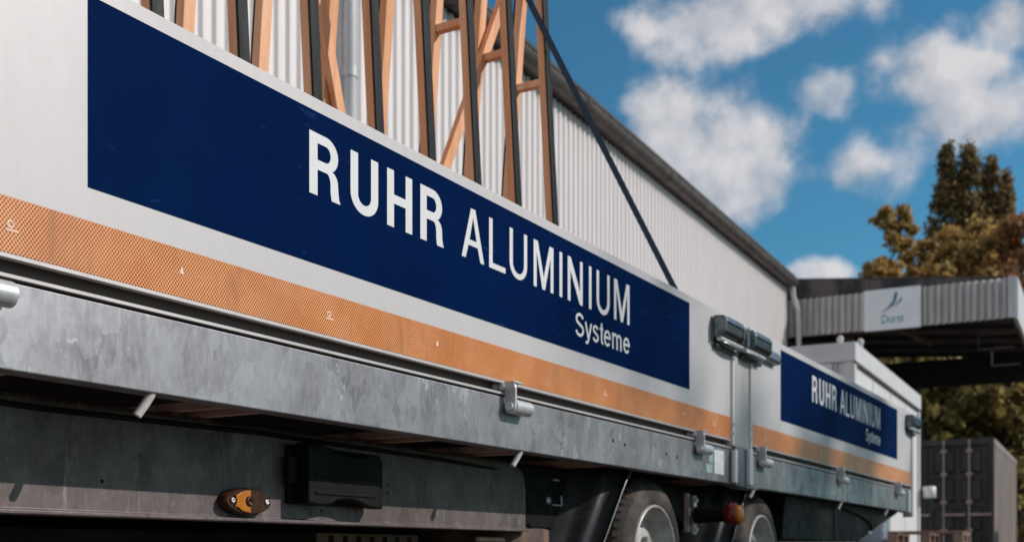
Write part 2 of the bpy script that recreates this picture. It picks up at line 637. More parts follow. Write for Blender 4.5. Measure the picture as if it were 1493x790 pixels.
def flat_text(contours=None, body=None, offset=0.0):
    """filled 2D outline (own contours, or the built-in font) as a mesh in the xy plane"""
    if body:
        cu = bpy.data.curves.new('tmp', 'FONT')
        cu.body = body
        cu.offset = offset
        cu.fill_mode = 'BOTH'
    else:
        cu = bpy.data.curves.new('tmp', 'CURVE')
        cu.dimensions = '2D'
        cu.fill_mode = 'BOTH'
        for ct in contours:
            sp = cu.splines.new('POLY')
            sp.points.add(len(ct) - 1)
            for p, q in zip(sp.points, ct):
                p.co = (q[0], q[1], 0, 1)
            sp.use_cyclic_u = True
    o = bpy.data.objects.new('tmp', cu)
    C.objects.link(o)
    dg = bpy.context.evaluated_depsgraph_get()
    dg.update()
    me = bpy.data.meshes.new_from_object(o.evaluated_get(dg))
    bpy.data.objects.remove(o)
    bpy.data.curves.remove(cu)
    return me


def onto_side(me, y0, y1, z0, z1, x, fit=True):
    """lay a flat xy mesh on a plane x = const, reading along +Y"""
    n = len(me.vertices)
    a = np.empty(n * 3)
    me.vertices.foreach_get('co', a)
    a = a.reshape(-1, 3)
    if fit:
        lo, hi = a.min(0), a.max(0)
        sy, sz = (y1 - y0) / (hi[0] - lo[0]), (z1 - z0) / (hi[1] - lo[1])
        b = np.stack([np.full(n, x), y0 + (a[:, 0] - lo[0]) * sy, z0 + (a[:, 1] - lo[1]) * sz], 1)
    else:
        b = np.stack([np.full(n, x), y0 + a[:, 0] * (y1 - y0), z0 + a[:, 1] * (z1 - z0)], 1)
    me.vertices.foreach_set('co', b.reshape(-1))
    bm = bmesh.new()
    bm.from_mesh(me)
    for f in bm.faces:
        f.normal_update()
        if f.normal.x < 0:
            f.normal_flip()
    bm.to_mesh(me)
    bm.free()
    return me


# ------------------------------------------------------------------ capital letters (condensed grotesque)
def arc(cx, cy, rx, ry, a0, a1, n=12):
    return [(cx + rx * math.cos(R(a0 + (a1 - a0) * i / n)), cy + ry * math.sin(R(a0 + (a1 - a0) * i / n))) for i in range(n + 1)]


def glyph(ch, w, v, h):
    """contours of a capital: width w, height 1, stem v, bar h (all in units of the cap height)"""
    if ch == 'I':
        return [[(0, 0), (v, 0), (v, 1), (0, 1)]]
    if ch == 'L':
        return [[(0, 0), (w, 0), (w, h), (v, h), (v, 1), (0, 1)]]
    if ch == 'H':
        y = .5 + h / 2
        return [[(0, 0), (v, 0), (v, y - h), (w - v, y - h), (w - v, 0), (w, 0), (w, 1), (w - v, 1), (w - v, y), (v, y), (v, 1), (0, 1)]]
    if ch == 'U':
        ry = .33
        ct = [(0, 1)] + arc(w / 2, ry - .01, w / 2, ry, 180, 360, 24) + [(w, 1), (w - v, 1)]
        ct += arc(w / 2, ry - .01, w / 2 - v, ry - h * 1.05, 0, -180, 24) + [(v, 1)]
        return [ct]
    if ch == 'A':
        t = v * 1.22
        m = w / 2
        yb = .27
        f = lambda y: m * y
        o = [(0, 0), (v * 1.05, 0), (f(yb) + v * .98, yb), (w - f(yb) - v * .98, yb), (w - v * 1.05, 0), (w, 0), (m + t / 2, 1), (m - t / 2, 1)]
        ya = yb + h
        xi = f(ya) + v * .95
        return [o, [(xi, ya), (m, .83), (w - xi, ya)]]
    if ch == 'M':
        m = w / 2
        return [[(0, 0), (v, 0), (v, .76), (m - v * .47, 0), (m + v * .47, 0), (w - v, .76), (w - v, 0), (w, 0), (w, 1), (w - v * 1.38, 1), (m, .27), (v * 1.38, 1), (0, 1)]]
    if ch == 'N':
        return [[(0, 0), (v, 0), (v, .70), (w - v * 1.12, 0), (w, 0), (w, 1), (w - v, 1), (w - v, .30), (v * 1.12, 1), (0, 1)]]
    if ch == 'R':
        yb = .43
        rr = (1 - yb) / 2 + .0
        cy = 1 - rr
        bx = w * .93
        ex = w * .40
        o = [(0, 0), (v, 0), (v, yb - h * .08), (v + (bx - v) * .35, yb - h * .08)]
        o += arc(bx - v * .98 - w * .12, yb - h * .08 - .17, w * .12 + v * .02, .17, 90, 0, 6)
        o += [(bx - v * .95, .13), (bx - v * .86, .03), (bx - v * .80, 0), (w, 0), (w, .025), (w * .965, .06), (bx + w * .01, .16), (bx, .26)]
        o += [(bx - w * .01, .34), (bx - w * .05, .405), (bx - w * .12, .455)]
        o += arc(bx - ex + .0, cy, ex, rr * .985, -58, 90, 14)
        o += [(0, 1)]
        yi = yb + h * .92
        ri = (1 - h - yi) / 2
        exi = ex - v * .95
        i = [(v, yi)] + [(bx - ex, yi)] + arc(bx - ex, 1 - h - ri, max(exi, .02), ri, -90, 90, 12) + [(v, 1 - h)]
        return [o, i]
    return []


def stroke(mb, pts, w, x, fy, fz):
    """constant-width stroke along a 2D centre line, laid on the plane x"""
    L_, R_ = [], []
    for i, p in enumerate(pts):
        a, b = pts[max(i - 1, 0)], pts[min(i + 1, len(pts) - 1)]
        dx, dy = b[0] - a[0], b[1] - a[1]
        l = math.hypot(dx, dy) or 1
        ww = w * (.5 - .07 * abs(dx) / l)
        nx_, ny_ = -dy / l * ww, dx / l * ww
        L_.append((x, fy(p[0] + nx_), fz(p[1] + ny_)))
        R_.append((x, fy(p[0] - nx_), fz(p[1] - ny_)))
    n = len(pts)
    mb.add(L_ + R_, [(i, n + i, n + i + 1, i + 1) for i in range(n - 1)])


def systeme(y0, y1, z0, cap, x):
    """the word Systeme in a round grotesque, drawn stroke by stroke"""
    v = .142
    h = v / 2

    def ess(ox, w, t):
        cx, rx = ox + w / 2, w / 2 - h
        r1, r2 = (t - v) * .235, (t - v) * .265
        c1, c2 = t - h * .86 - r1, h * .86 + r2
        return arc(cx, c1, rx * .93, r1, 15, 225, 22) + [(cx - rx * .12, (c1 - r1 + c2 + r2) / 2 + .016), (cx + rx * .2, (c1 - r1 + c2 + r2) / 2 - .028)] + arc(cx, c2, rx, r2, 38, -168, 22)
    G_ = []
    G_.append(ess(.05, .76, 1.0))
    o = .88
    G_ += [[(o + .075, .73), (o + .345, .03)], [(o + .605, .73), (o + .36, .05), (o + .315, -.07), (o + .255, -.135), (o + .17, -.150), (o + .09, -.140)]]
    o = 1.58
    G_.append(ess(o + .03, .58, .75))
    o = 2.26
    G_ += [[(o + .20, .93), (o + .20, .20), (o + .215, .12), (o + .26, .075), (o + .36, .07)], [(o + .03, .675), (o + .36, .675)]]

    def e(o):
        return [arc(o + .37, .367, .268, .305, 6, 322, 34), [(o + .11, .395), (o + .70, .395)]]
    o = 2.66
    G_ += e(o)
    o = 3.46
    G_ += [[(o + .12, .73), (o + .12, 0)]]
    for k in (0, 1):
        a = o + .12 + k * .415
        G_ += [arc(a + .2075, .46, .2075, .205, 178, 0, 16) + [(a + .415, 0)]]
    o = 4.62
    G_ += e(o)
    wd = 4.62 + .70
    fy = lambda u: y0 + (u - .05) / (wd - .05) * (y1 - y0)
    fz = lambda q: z0 + q * cap
    mb = MB()
    for k, p in enumerate(G_):
        stroke(mb, p, v, x + .00012 * (k % 5), fy, fz)
    return mb


ROW = [('R', 2.000, 2.111), ('U', 2.150, 2.259), ('H', 2.296, 2.404), ('R', 2.441, 2.550)]
ROW2 = [('A', 2.640, 2.758), ('L', 2.785, 2.877), ('U', 2.901, 3.006), ('M', 3.047, 3.175), ('I', 3.216, 3.235), ('N', 3.273, 3.380),
        ('I', 3.427, 3.446), ('U', 3.485, 3.588), ('M', 3.624, 3.754)]
CAPZ = (1.1505, 1.2945)


def word(row, v, h, fy, x):
    ct = []
    H = CAPZ[1] - CAPZ[0]
    for ch, a, b in row:
        for c in glyph(ch, (b - a) / H, v, h):
            ct.append([(a / H + p[0], p[1]) for p in c])
    me = flat_text(ct)
    n = len(me.vertices)
    a = np.empty(n * 3)
    me.vertices.foreach_get('co', a)
    a = a.reshape(-1, 3)
    a[:, 0] = fy(a[:, 0] * H)
    me.vertices.foreach_set('co', a.reshape(-1))
    return onto_side(me, 0, 1, CAPZ[0], CAPZ[1], x, fit=False)


# ------------------------------------------------------------------ ground
gm = MB().add([(-300, -200, 0), (300, -200, 0), (300, 500, 0), (-300, 500, 0)], [(0, 1, 2, 3)])
tag(build('ground', gm, 'paving'), kind='structure')

# ================================================================== TRAILER
TR = thing('flatbed_trailer', 'long galvanised flatbed trailer with white side boards and navy lettered panels', 'trailer', (-1.05, 4.8, 0))
ZB0, ZB1 = .834, 1.376          # board bottom and top
BY = ((.90, 4.832), (5.100, 8.755))
BAN = ((1.390, 4.341), (5.565, 8.281))
TAPE = ((.93, 4.830), (5.106, 8.735))
TW = -2.10                      # far side of the bed


def side_board(i):
    y0, y1 = BY[i]
    b = MB().box(-.025, 0, y0, y1, ZB0 - .006, ZB1)
    o = build('side_board', b, 'board_white', TR, .0025)
    p0, p1 = BAN[i]
    build('banner', MB().add([(.0012, p0, .992), (.0012, p1, .992), (.0012, p1, 1.3445), (.0012, p0, 1.3445)], [(0, 1, 2, 3)]), 'banner_blue', o)
    k = (p1 - p0) / (BAN[0][1] - BAN[0][0])
    fy = lambda y: p0 + (y - BAN[0][0]) * k
    from_mesh('lettering', word(ROW, .20, .158, fy, .0022), 'letter_white', o)
    from_mesh('lettering', word(ROW2, .132, .112, fy, .0022), 'letter_white', o)
    build('lettering', systeme(fy(3.328), fy(3.755), 1.0445, .0785, .0022), 'letter_white', o)
    t0, t1 = TAPE[i]
    build('reflective_tape', MB().add([(.0014, t0, ZB0), (.0014, t1, ZB0), (.0014, t1, .9305), (.0014, t0, .9305)], [(0, 1, 2, 3)]), 'tape', o)
    # approval marks printed on the tape
    ys = (1.23, 1.615, 2.07, 2.52, 3.55, 4.28, 4.62) if i == 0 else (5.32, 5.9, 6.3, 6.9, 7.15, 7.8, 8.2)
    for j, y in enumerate(ys):
        mk = MB()
        z = .872 + (.012 if j % 2 else 0)
        if j % 2:
            mk.add([(.0022, y - .006, z - .003), (.0022, y + .006, z - .003), (.0022, y + .003, z + .007), (.0022, y, z + .012), (.0022, y - .003, z + .007)], [(0, 1, 2, 3, 4)])
        else:
            ring = []
            for q in range(14):
                a = 2 * PI * q / 14
                ring.append((.0022, y + .007 * math.cos(a), z + .012 + .007 * math.sin(a)))
            ring2 = [(p[0], y + (p[1] - y) * .62, z + .012 + (p[2] - z - .012) * .62) for p in ring]
            mk.add(ring + ring2, [(q, (q + 1) % 14, 14 + (q + 1) % 14, 14 + q) for q in range(14)])
            mk.add([(.0022, y - .010, z + .000), (.0022, y + .016, z + .000), (.0022, y + .016, z + .003), (.0022, y - .010, z + .003)], [(0, 1, 2, 3)])
        build('print_mark', mk, 'tape_mark', o)
    # bright lower lip of the board profile
    build('bottom_lip', MB().box(-.004, .0035, y0 + .002, y1 - .002, ZB0 - .0085, ZB0 - .0015), 'aluminium', o)
    return o


boards = [side_board(0), side_board(1)]

# far side, head and tail boards
for y0, y1 in BY:
    build('side_board', MB().box(TW, TW + .025, y0, y1, ZB0, ZB1), 'board_white', TR, .0025)
build('headboard', MB().box(TW + .03, -.03, .90, .925, ZB0, ZB1), 'board_white', TR, .0025)
build('tailboard', MB().box(TW + .03, -.03, 8.725, 8.75, ZB0, ZB1), 'board_white', TR, .0025)

# floor, edge profile with its recess, galvanised side rail
build('floor', MB().box(TW + .03, -.036, .92, 8.72, .745, .80), 'floor_ply', TR)
ep = [(-.10, .7915), (.003, .7915), (.003, .7985), (-.034, .7985), (-.034, .80), (-.10, .80)]
build('edge_profile', MB().prism(ep, 'Y', .90, 4.838).prism(ep, 'Y', 5.096, 8.70), 'aluminium', TR, .001, 1)
build('shaded_recess_back', MB().box(-.09, -.034, .90, 4.838, .8005, .90).box(-.09, -.034, 5.096, 8.70, .8005, .90), 'recess_shade', TR)  # back of the recess, coloured dark for the shade under the board
rp = [(-.052, .635), (0, .635), (0, .7855), (-.052, .7855), (-.052, .780), (-.006, .780), (-.006, .641), (-.052, .641)]
rail = build('side_rail', MB().prism(rp, 'Y', .86, 4.86).prism(rp, 'Y', 5.07, 8.62), 'galvanised', TR, .0025)
rp2 = [(TW - p[0] if False else TW - p[0] + 0 - (0), p[1]) for p in rp]
build('side_rail', MB().prism([(TW + (-p[0]), p[1]) for p in rp], 'Y', .86, 8.70), 'galvanised', TR)
build('end_rail', MB().box(TW + .06, -.06, .86, .90, .635, .785), 'galvanised', TR, .002)
build('end_rail', MB().box(TW + .06, -.06, 8.66, 8.70, .635, .785), 'galvanised', TR, .002)
for y, z in ((3.62, .722), (3.72, .716), (4.10, .712), (4.21, .708), (7.0, .70)):
    h = MB().lathe([(0, .0065), (.0008, .0065), (.0008, .0001)], (.0002, y, z), 14)
    build('bolt_hole', h, 'matt_black', rail)
build('plate_sticker', MB().box(.0004, .0016, 4.625, 4.745, .668, .772), 'sticker', rail)
build('plate_sticker', MB().box(.0004, .0013, 4.53, 4.605, .668, .705), 'sticker_green', rail)
build('plate_sticker', MB().box(.0004, .0013, 4.56, 4.612, .712, .764), 'sticker_green', rail)

# centre post in its pocket
post = build('stanchion', MB().box(-.045, .001, 4.853, 5.080, .805, 1.345), 'aluminium', TR, .003)
build('edge_strip', MB().box(-.02, .012, 4.835, 4.852, .805, 1.33), 'edge_glint', post, .003)
build('edge_strip', MB().box(-.02, .012, 5.081, 5.097, .805, 1.33), 'edge_glint', post, .003)
for y in (4.843, 5.089):
    for z in (.86, .90, 1.19):
        build('rivet', MB().tube([(.011, y, z), (.017, y, z)], .006, 10), 'zinc', post)
pk = build('post_pocket', MB().box(-.05, .016, 4.865, 5.065, .628, .800), 'galvanised', TR, .004)
build('rib', MB().tube([(.016, 4.835, .64), (.016, 4.835, .785)], .016, 12), 'edge_glint', pk)
build('rib', MB().box(.016, .040, 4.99, 5.03, .635, .803), 'edge_glint', pk, .006)
build('foot', MB().box(-.03, .05, 4.90, 5.07, .618, .628), 'galvanised', pk, .002)
# rear corner post
rc = build('corner_post', MB().box(-.06, .012, 8.62, 8.70, .630, .800), 'zinc', TR, .004)
build('upright', MB().box(-.06, .010, 8.757, 8.80, .60, 1.30), 'aluminium', rc, .004)
build('corner_post', MB().box(-.06, .012, .86, .895, .630, 1.36), 'zinc', TR, .004)
build('corner_post', MB().box(TW, TW + .06, 8.757, 8.80, .60, 1.36), 'aluminium', TR, .004)


# hinges of the drop sides
def hinge(y):
    prof = [(-.030, .826), (.026, .826), (.034, .824), (.040, .819), (.042, .811), (.042, .752), (.040, .745), (.034, .738), (.027, .735),
            (.018, .735), (.011, .738), (.006, .745), (.004, .753), (.004, .806), (-.030, .806)]
    o = build('hinge', MB().prism(prof, 'Y', y, y + .009), 'zinc', TR, .0018)
    build('flange', MB().box(-.030, .036, y + .001, y + .055, .8265, .8315), 'zinc', o, .001)
    build('bolt_head', MB().tube([(.023, y - .008, .756), (.023, y + .002, .756)], .0125, 14), 'edge_glint', o, .0015)
    for x in (-.024, .000):
        build('bolt_head', MB().tube([(x + .001, y - .012, .815), (x + .001, y, .815)], .0095, 6, smooth=False), 'edge_glint', o, .001)
    t = build('pivot_tube', MB().tube([(.024, y + .009, .757), (.024, y + .104, .757)], .0225, 22), 'zinc', o, .002)
    build('grease_nipple', MB().tube([(.026, y + .104, .757), (.026, y + .118, .757)], [.005, .003], 8), 'steel_pin', o)
    return o


h0 = hinge(1.110)
for y in (2.868, 4.40, 5.205, 6.655, 8.22):
    copy_part(h0, TR, (0, y - 1.110, 0))


# over-centre latches
def latch(y, flip=1):
    def Y(a, b):
        a, b = y + a * flip, y + b * flip
        return min(a, b), max(a, b)
    o = build('latch', MB().box(.0005, .010, *Y(0, .30), 1.235, 1.335), 'latch_steel', TR, .003)
    yy = Y(.02, .235)
    pr = [(.012, 1.252), (.050, 1.258), (.064, 1.270), (.064, 1.318), (.052, 1.331), (.012, 1.334)]
    build('lever', MB().prism(pr, 'Y', *yy), 'latch_black', o, .007, 3)
    build('lever_rim', MB().prism([(.010, 1.325), (.056, 1.322), (.068, 1.308), (.070, 1.312), (.060, 1.336), (.010, 1.341)], 'Y', *Y(.015, .24)), 'latch_steel', o, .002)
    build('lever_cheek', MB().prism([(.010, 1.246), (.052, 1.252), (.068, 1.268), (.068, 1.322), (.054, 1.337), (.010, 1.340)], 'Y', *Y(.005, .0185)), 'latch_steel', o, .004)
    build('lever_cheek', MB().prism([(.010, 1.246), (.052, 1.252), (.068, 1.268), (.068, 1.322), (.054, 1.337), (.010, 1.340)], 'Y', *Y(.238, .250)), 'latch_steel', o, .004)
    build('hook', MB().tube([(.018, Y(.06, .06)[0], 1.236), (.040, Y(.08, .08)[0], 1.226), (.046, Y(.16, .16)[0], 1.222), (.046, Y(.26, .26)[0], 1.226), (.018, Y(.29, .29)[0], 1.240)], .010, 10), 'latch_steel', o)
    build('pivot', MB().tube([(.030, Y(.02, .02)[0], 1.243), (.030, Y(.30, .30)[0], 1.243)], .012, 12), 'zinc', o)
    build('keeper', MB().box(.0005, .022, *Y(.02, .29), 1.205, 1.222), 'latch_black', o, .004)
    build('catch', MB().box(.012, .05, *Y(.262, .296), 1.25, 1.325), 'latch_steel', o, .008, 3)
    return o


latch(4.585)
l2 = latch(5.225, -1)
build('striker_bar', MB().prism([(.001, 1.245), (.032, 1.250), (.038, 1.262), (.030, 1.300), (.001, 1.318)], 'Y', 5.228, 5.455), 'latch_steel', l2, .004)
latch(8.55)

# tie-down hooks under the rail
pin = build('tie_hook', MB().tube([(-.010, 1.556, .652), (-.013, 1.549, .632), (-.020, 1.538, .610), (-.026, 1.526, .590)], [.0085, .0090, .0092, .0088], 12), 'steel_pin', TR)
for y in (2.985, 5.19, 6.79, 8.02):
    copy_part(pin, TR, (0, y - 1.545, 0))

# cross members: pairs of flat rusty bars from the beam to the rail
for y in (1.17, 1.815, 2.52, 3.02, 3.62, 4.85, 6.1, 7.1, 8.1):
    for dy, zz in ((0, .0), (.085, -.004)):
        build('cross_member', MB().box(-1.86, -.053, y + dy, y + dy + .026, .644 + zz, .662 + zz), 'rusty_bar', TR)
# chassis beams (C channels)
bp = [(-.31, .40), (-.226, .40), (-.226, .408), (-.240, .411), (-.240, .628), (-.245, .6375), (-.31, .6375)]
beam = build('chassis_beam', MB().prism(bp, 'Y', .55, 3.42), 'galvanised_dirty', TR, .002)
for y, z in ((2.62, .520), (2.62, .497), (1.30, .50), (1.62, .475), (2.33, .437)):
    build('bolt_hole', MB().lathe([(0, .004), (.0008, .004), (.0008, .0001)], (-.2398, y, z), 10), 'matt_black', beam)
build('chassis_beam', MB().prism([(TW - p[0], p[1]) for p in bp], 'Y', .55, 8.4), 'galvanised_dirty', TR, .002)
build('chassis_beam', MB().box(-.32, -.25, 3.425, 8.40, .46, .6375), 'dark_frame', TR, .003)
# lower drawbar beams closing the view under the bed
build('drawbar', MB().bar((-.62, 3.6, .325), (-1.00, -.55, .325), .08, .13), 'dark_frame', TR, .004)
build('drawbar', MB().bar((-1.48, 3.6, .325), (-1.10, -.55, .325), .08, .13), 'dark_frame', TR, .004)
build('coupling', MB().tube([(-1.05, -.78, .36), (-1.05, -.50, .345)], [.05, .06], 16), 'dark_frame', TR)
build('underbody_rail', MB().box(-1.80, -1.74, .70, 8.3, .22, .47), 'dark_frame', TR)
rk = build('perforated_bracket', MB().box(-.42, -.415, 2.52, 3.02, .325, .383), 'brown_beam', TR)
for k in range(7):
    build('bolt_hole', MB().box(-.4145, -.4135, 2.57 + k * .065, 2.592 + k * .065, .338, .376), 'matt_black', rk)
build('hose_bracket', MB().tube([(-.30, 3.20, .372), (-.30, 3.36, .372), (-.30, 3.385, .362), (-.30, 3.39, .345), (-.30, 3.39, .25)], .008, 8), 'rusty_bar', TR)

# brake line and wiring along the chassis
build('cable', MB().tube([(-.236, .7, .618), (-.236, 1.5, .612), (-.236, 2.1, .620), (-.236, 2.9, .612), (-.25, 3.4, .600)], .006, 8), 'matt_black', TR)
build('air_hose', MB().tube([(-.30, 4.55, .60), (-.20, 4.62, .50), (-.18, 4.80, .44), (-.25, 5.02, .52), (-.32, 5.1, .60)], .011, 10), 'matt_black', TR)
# bolted axle carrier plate, black to stand in for shade at the beam end, and a dirt caked tank in front of the wheel
ap = build('axle_carrier_shade', MB().prism([(3.34, .632), (3.40, .60), (3.425, .52), (3.42, .43), (3.46, .415), (3.98, .415), (3.98, .632)], 'X', -.30, -.2385), 'matt_black', TR, .004)
for y, z in ((3.575, .515), (3.735, .512)):
    build('bolt_head', MB().lathe([(0, .0125), (.006, .0125), (.006, .007), (.002, .006), (.002, .0001)], (-.2380, y, z), 16), 'zinc', ap)
build('edge_clip', MB().box(-.2380, -.231, 3.60, 3.705, .498, .502), 'steel_pin', ap)
build('edge_clip', MB().tube([(-.235, 3.675, .502), (-.235, 3.672, .535)], .004, 8), 'steel_pin', ap)
build('edge_clip', MB().box(-.2380, -.231, 3.61, 3.65, .588, .594), 'steel_pin', ap)
tk = [(-.235, .0001), (-.232, .10), (-.222, .145), (-.20, .165), (.20, .165), (.222, .145), (.235, .10), (.235, .0001)]
build('air_tank', MB().lathe(tk, (-.475, 3.52, .300), 40), 'mud_tank', TR)


# wheels
def wheel(cy, side=1):
    cx = -.08 if side > 0 else TW + .08
    cz = .312
    s = side
    e = thing  # parts only
    prof = [(-.016, .205), (-.004, .216), (.000, .235), (-.003, .262), (-.012, .284), (-.026, .300), (-.045, .309), (-.10, .312), (-.155, .309), (-.174, .300),
            (-.188, .284), (-.197, .262), (-.200, .235), (-.196, .216), (-.184, .205)]
    mb = MB().lathe([(x * s, r) for x, r in prof], (cx, cy, cz), 72)
    # tread blocks over the shoulder and crown
    nb = 54
    for k in range(nb):
        a = 2 * PI * k / nb
        for (xa, ra, xb, rb, sh) in ((-.014, .2865, -.048, .3135, 0), (-.058, .3145, -.095, .3155, .4), (-.105, .3155, -.142, .3145, .1), (-.152, .3135, -.186, .2865, .5)):
            a0 = a + sh * 2 * PI / nb
            a1 = a0 + 2 * PI / nb * .66
            vs = []
            for (x, r) in ((xa, ra), (xb, rb)):
                for aa in (a0, a1):
                    for dr in (-.012, .003):
                        sk = .25 * 2 * PI / nb if x == xb else 0
                        vs.append((cx + x * s, cy + (r + dr) * math.cos(aa + sk), cz + (r + dr) * math.sin(aa + sk)))
            mb.add(vs, [(0, 1, 3, 2), (4, 6, 7, 5), (0, 4, 5, 1), (2, 3, 7, 6), (0, 2, 6, 4), (1, 5, 7, 3)])
    w = build('wheel', mb, 'tyre_rubber', TR)
    rim = [(-.020, .2055), (-.006, .2075), (.002, .2045), (.003, .199), (-.004, .195), (-.020, .190), (-.030, .178), (-.055, .172), (-.075, .165), (-.084, .150), (-.078, .128), (-.062, .118), (-.058, .092), (-.058, .045), (-.05, .040)]
    sk = lambda k, i: (i in (10,) and (k % 6) in (1, 2, 3))
    build('rim', MB().lathe([(x * s, r) for x, r in rim], (cx, cy, cz), 60, skip=sk), 'rim_paint', w)
    build('brake_drum', MB().lathe([(-.16 * s, .125), (-.09 * s, .125), (-.088 * s, .0001)], (cx, cy, cz), 32), 'matt_black', w)
    build('hub_cap', MB().lathe([(-.06 * s, .046), (-.018 * s, .044), (-.008 * s, .034), (-.006 * s, .0001)], (cx, cy, cz), 24), 'hub_steel', w)
    for q in range(5):
        a = 2 * PI * q / 5 + .3
        y, z = cy + .070 * math.cos(a), cz + .070 * math.sin(a)
        build('wheel_nut', MB().tube([(cx - .060 * s, y, z), (cx - .036 * s, y, z)], [.012, .010], 6, smooth=False), 'hub_steel', w)
    return w


WY = (4.185, 5.520)
for cy in WY:
    wheel(cy, 1)
    wheel(cy, -1)
    build('axle', MB().tube([(TW + .20, cy, .312), (-.20, cy, .312)], .045, 14), 'dark_frame', TR)


# mudguards: folded black sheets with moulded ridges and a rolled outer edge
def mudguard(cy, side):
    path = [(cy - .615, .215), (cy - .565, .29), (cy - .506, .364), (cy - .43, .455), (cy - .352, .553), (cy - .29, .622), (cy - .24, .650), (cy - .12, .668), (cy + .12, .668), (cy + .22, .655)]
    xs = [-.048, -.052, -.060, -.066, -.090, -.115, -.126, -.137, -.160, -.185, -.196, -.207, -.235, -.262, -.272, -.282, -.300, -.31]
    rs = [.016, .026, .018, 0, .010, .026, .046, .058, .062, .068, .076, .090, .118, .134, .138, .140, .140, .110]
    vs, fs = [], []
    n = len(xs)
    for i, (y, z) in enumerate(path):
        a = path[max(i - 1, 0)]
        b = path[min(i + 1, len(path) - 1)]
        dy, dz = b[0] - a[0], b[1] - a[1]
        l = math.hypot(dy, dz)
        ny, nz = -dz / l, dy / l
        fold = (.50, .58, .68, .82, .95)[i] if i < 5 else 1.0
        for q, (x, r) in enumerate(zip(xs, rs)):
            r = r * fold if q > 3 else r
            X = x if side > 0 else TW - x
            vs.append((X, y + ny * r, z + nz * r))
    for i in range(len(path) - 1):
        for k in range(n - 1):
            fs.append((i * n + k, i * n + k + 1, (i + 1) * n + k + 1, (i + 1) * n + k))
    o = build('mudguard', MB().add(vs, fs, True), 'black_plastic', TR)
    sd = o.modifiers.new('thickness', 'SOLIDIFY')
    sd.thickness = .004
    ss = o.modifiers.new('smooth', 'SUBSURF')
    ss.levels = ss.render_levels = 2
    return o


for cy in WY:
    mudguard(cy, 1)
    mudguard(cy, -1)

# side marker lamp
YL, ZL = 2.030, .448
ml = MB()
ring = lambda x, ry, rz: [(x, YL + ry * math.cos(2 * PI * k / 40), ZL + rz * math.sin(2 * PI * k / 40)) for k in range(40)]
rows = [(-.240, .080, .033), (-.222, .080, .033), (-.214, .077, .0305), (-.212, .074, .0285)]
vs = sum([ring(*r) for r in rows], [])
ml.add(vs, [(i * 40 + k, i * 40 + (k + 1) % 40, (i + 1) * 40 + (k + 1) % 40, (i + 1) * 40 + k) for i in range(3) for k in range(40)], True)
ml.add(ring(-.2121, .0739, .0284), [tuple(range(40))])
lamp = build('marker_lamp', ml, 'smoked_lens', TR)
am = [(YL - .050, ZL - .016)] + [(YL + .002 - .052 * math.cos(R(a)) * .98, ZL + .027 * math.sin(R(a))) for a in (-30, -50, -70, -90)] + [(YL + .002, ZL - .012)]
am += [(YL - .002 - .014 * math.cos(R(a)), ZL + .014 * math.sin(R(a))) for a in (-60, -30, 0, 30, 60)]
am += [(YL + .002, ZL + .012)] + [(YL + .002 - .052 * math.cos(R(a)) * .98, ZL + .027 * math.sin(R(a))) for a in (90, 70, 50, 30)] + [(YL - .050, ZL + .016), (YL - .044, ZL)]
build('amber_lens', MB().prism(am, 'X', -.2115, -.208), 'amber_lens', lamp, .001)
build('bulb_ring', MB().lathe([(0, .014), (.006, .012), (.006, .007), (.002, .005), (.002, .0001)], (-.212, YL, ZL), 20), 'smoked_lens', lamp)
for y in (-.056, .060):
    build('screw', MB().lathe([(0, .0065), (.003, .006), (.003, .0025), (.001, .002), (.001, .0001)], (-.211, YL + y, ZL + .001), 14), 'zinc', lamp)
# second one further back behind the wheels
# wheel chock in its holder
hold = build('chock_holder', MB().box(-.2395, -.225, 2.185, 2.515, .450, .600), 'matt_black', TR, .004)
build('retaining_clip', MB().box(-.224, -.205, 2.165, 2.20, .500, .570), 'matt_black', hold, .006)
build('retaining_clip', MB().box(-.2245, -.18, 2.508, 2.520, .446, .580), 'matt_black', hold, .003)
ck = [(2.205, .452), (2.24, .447), (2.265, .446), (2.30, .452), (2.318, .461), (2.36, .466), (2.40, .463), (2.45, .449), (2.505, .446),
      (2.505, .592), (2.47, .594), (2.43, .584), (2.39, .580), (2.335, .584), (2.325, .592), (2.285, .598), (2.255, .603), (2.205, .606)]
ch = build('wheel_chock', MB().prism(ck, 'X', -.2235, -.175), 'matt_black', None, .006, 3, origin=(-.18, 2.355, .446))
tag(ch, 'black plastic wheel chock held against the dark chassis beam beside the oval amber lamp', 'wheel chock')
build('rib', MB().box(-.1745, -.171, 2.23, 2.48, .475, .482).box(-.1745, -.171, 2.23, 2.48, .520, .525), 'matt_black', ch, .001)

# outline lamp on a rubber arm between the wheels
arm = build('outline_lamp', MB().tube([(-.112, 4.70, .494), (-.07, 4.70, .493), (.00, 4.70, .492), (.030, 4.70, .493)], [.038, .033, .030, .034], 18), 'matt_black', TR)
build('bracket', MB().box(-.128, -.113, 4.685, 4.715, .41, .58), 'steel_pin', arm, .002)
build('bracket', MB().box(-.160, -.146, 4.68, 4.72, .42, .59), 'rusty_bar', arm, .002)
for z in (.43, .56):
    build('bolt_head', MB().tube([(-.114, 4.70, z), (-.104, 4.70, z)], .009, 6), 'zinc', arm)
rl = [(0, .036), (.012, .047), (.030, .0515), (.048, .050), (.058, .044)]
build('red_lens', MB().lathe(rl, (.024, 4.70, .494), 28), 'red_lens', arm)
build('amber_lens', MB().lathe([(0, .040), (.010, .040), (.018, .034), (.020, .0001)], (.080, 4.70, .494), 24), 'amber_lens', arm)

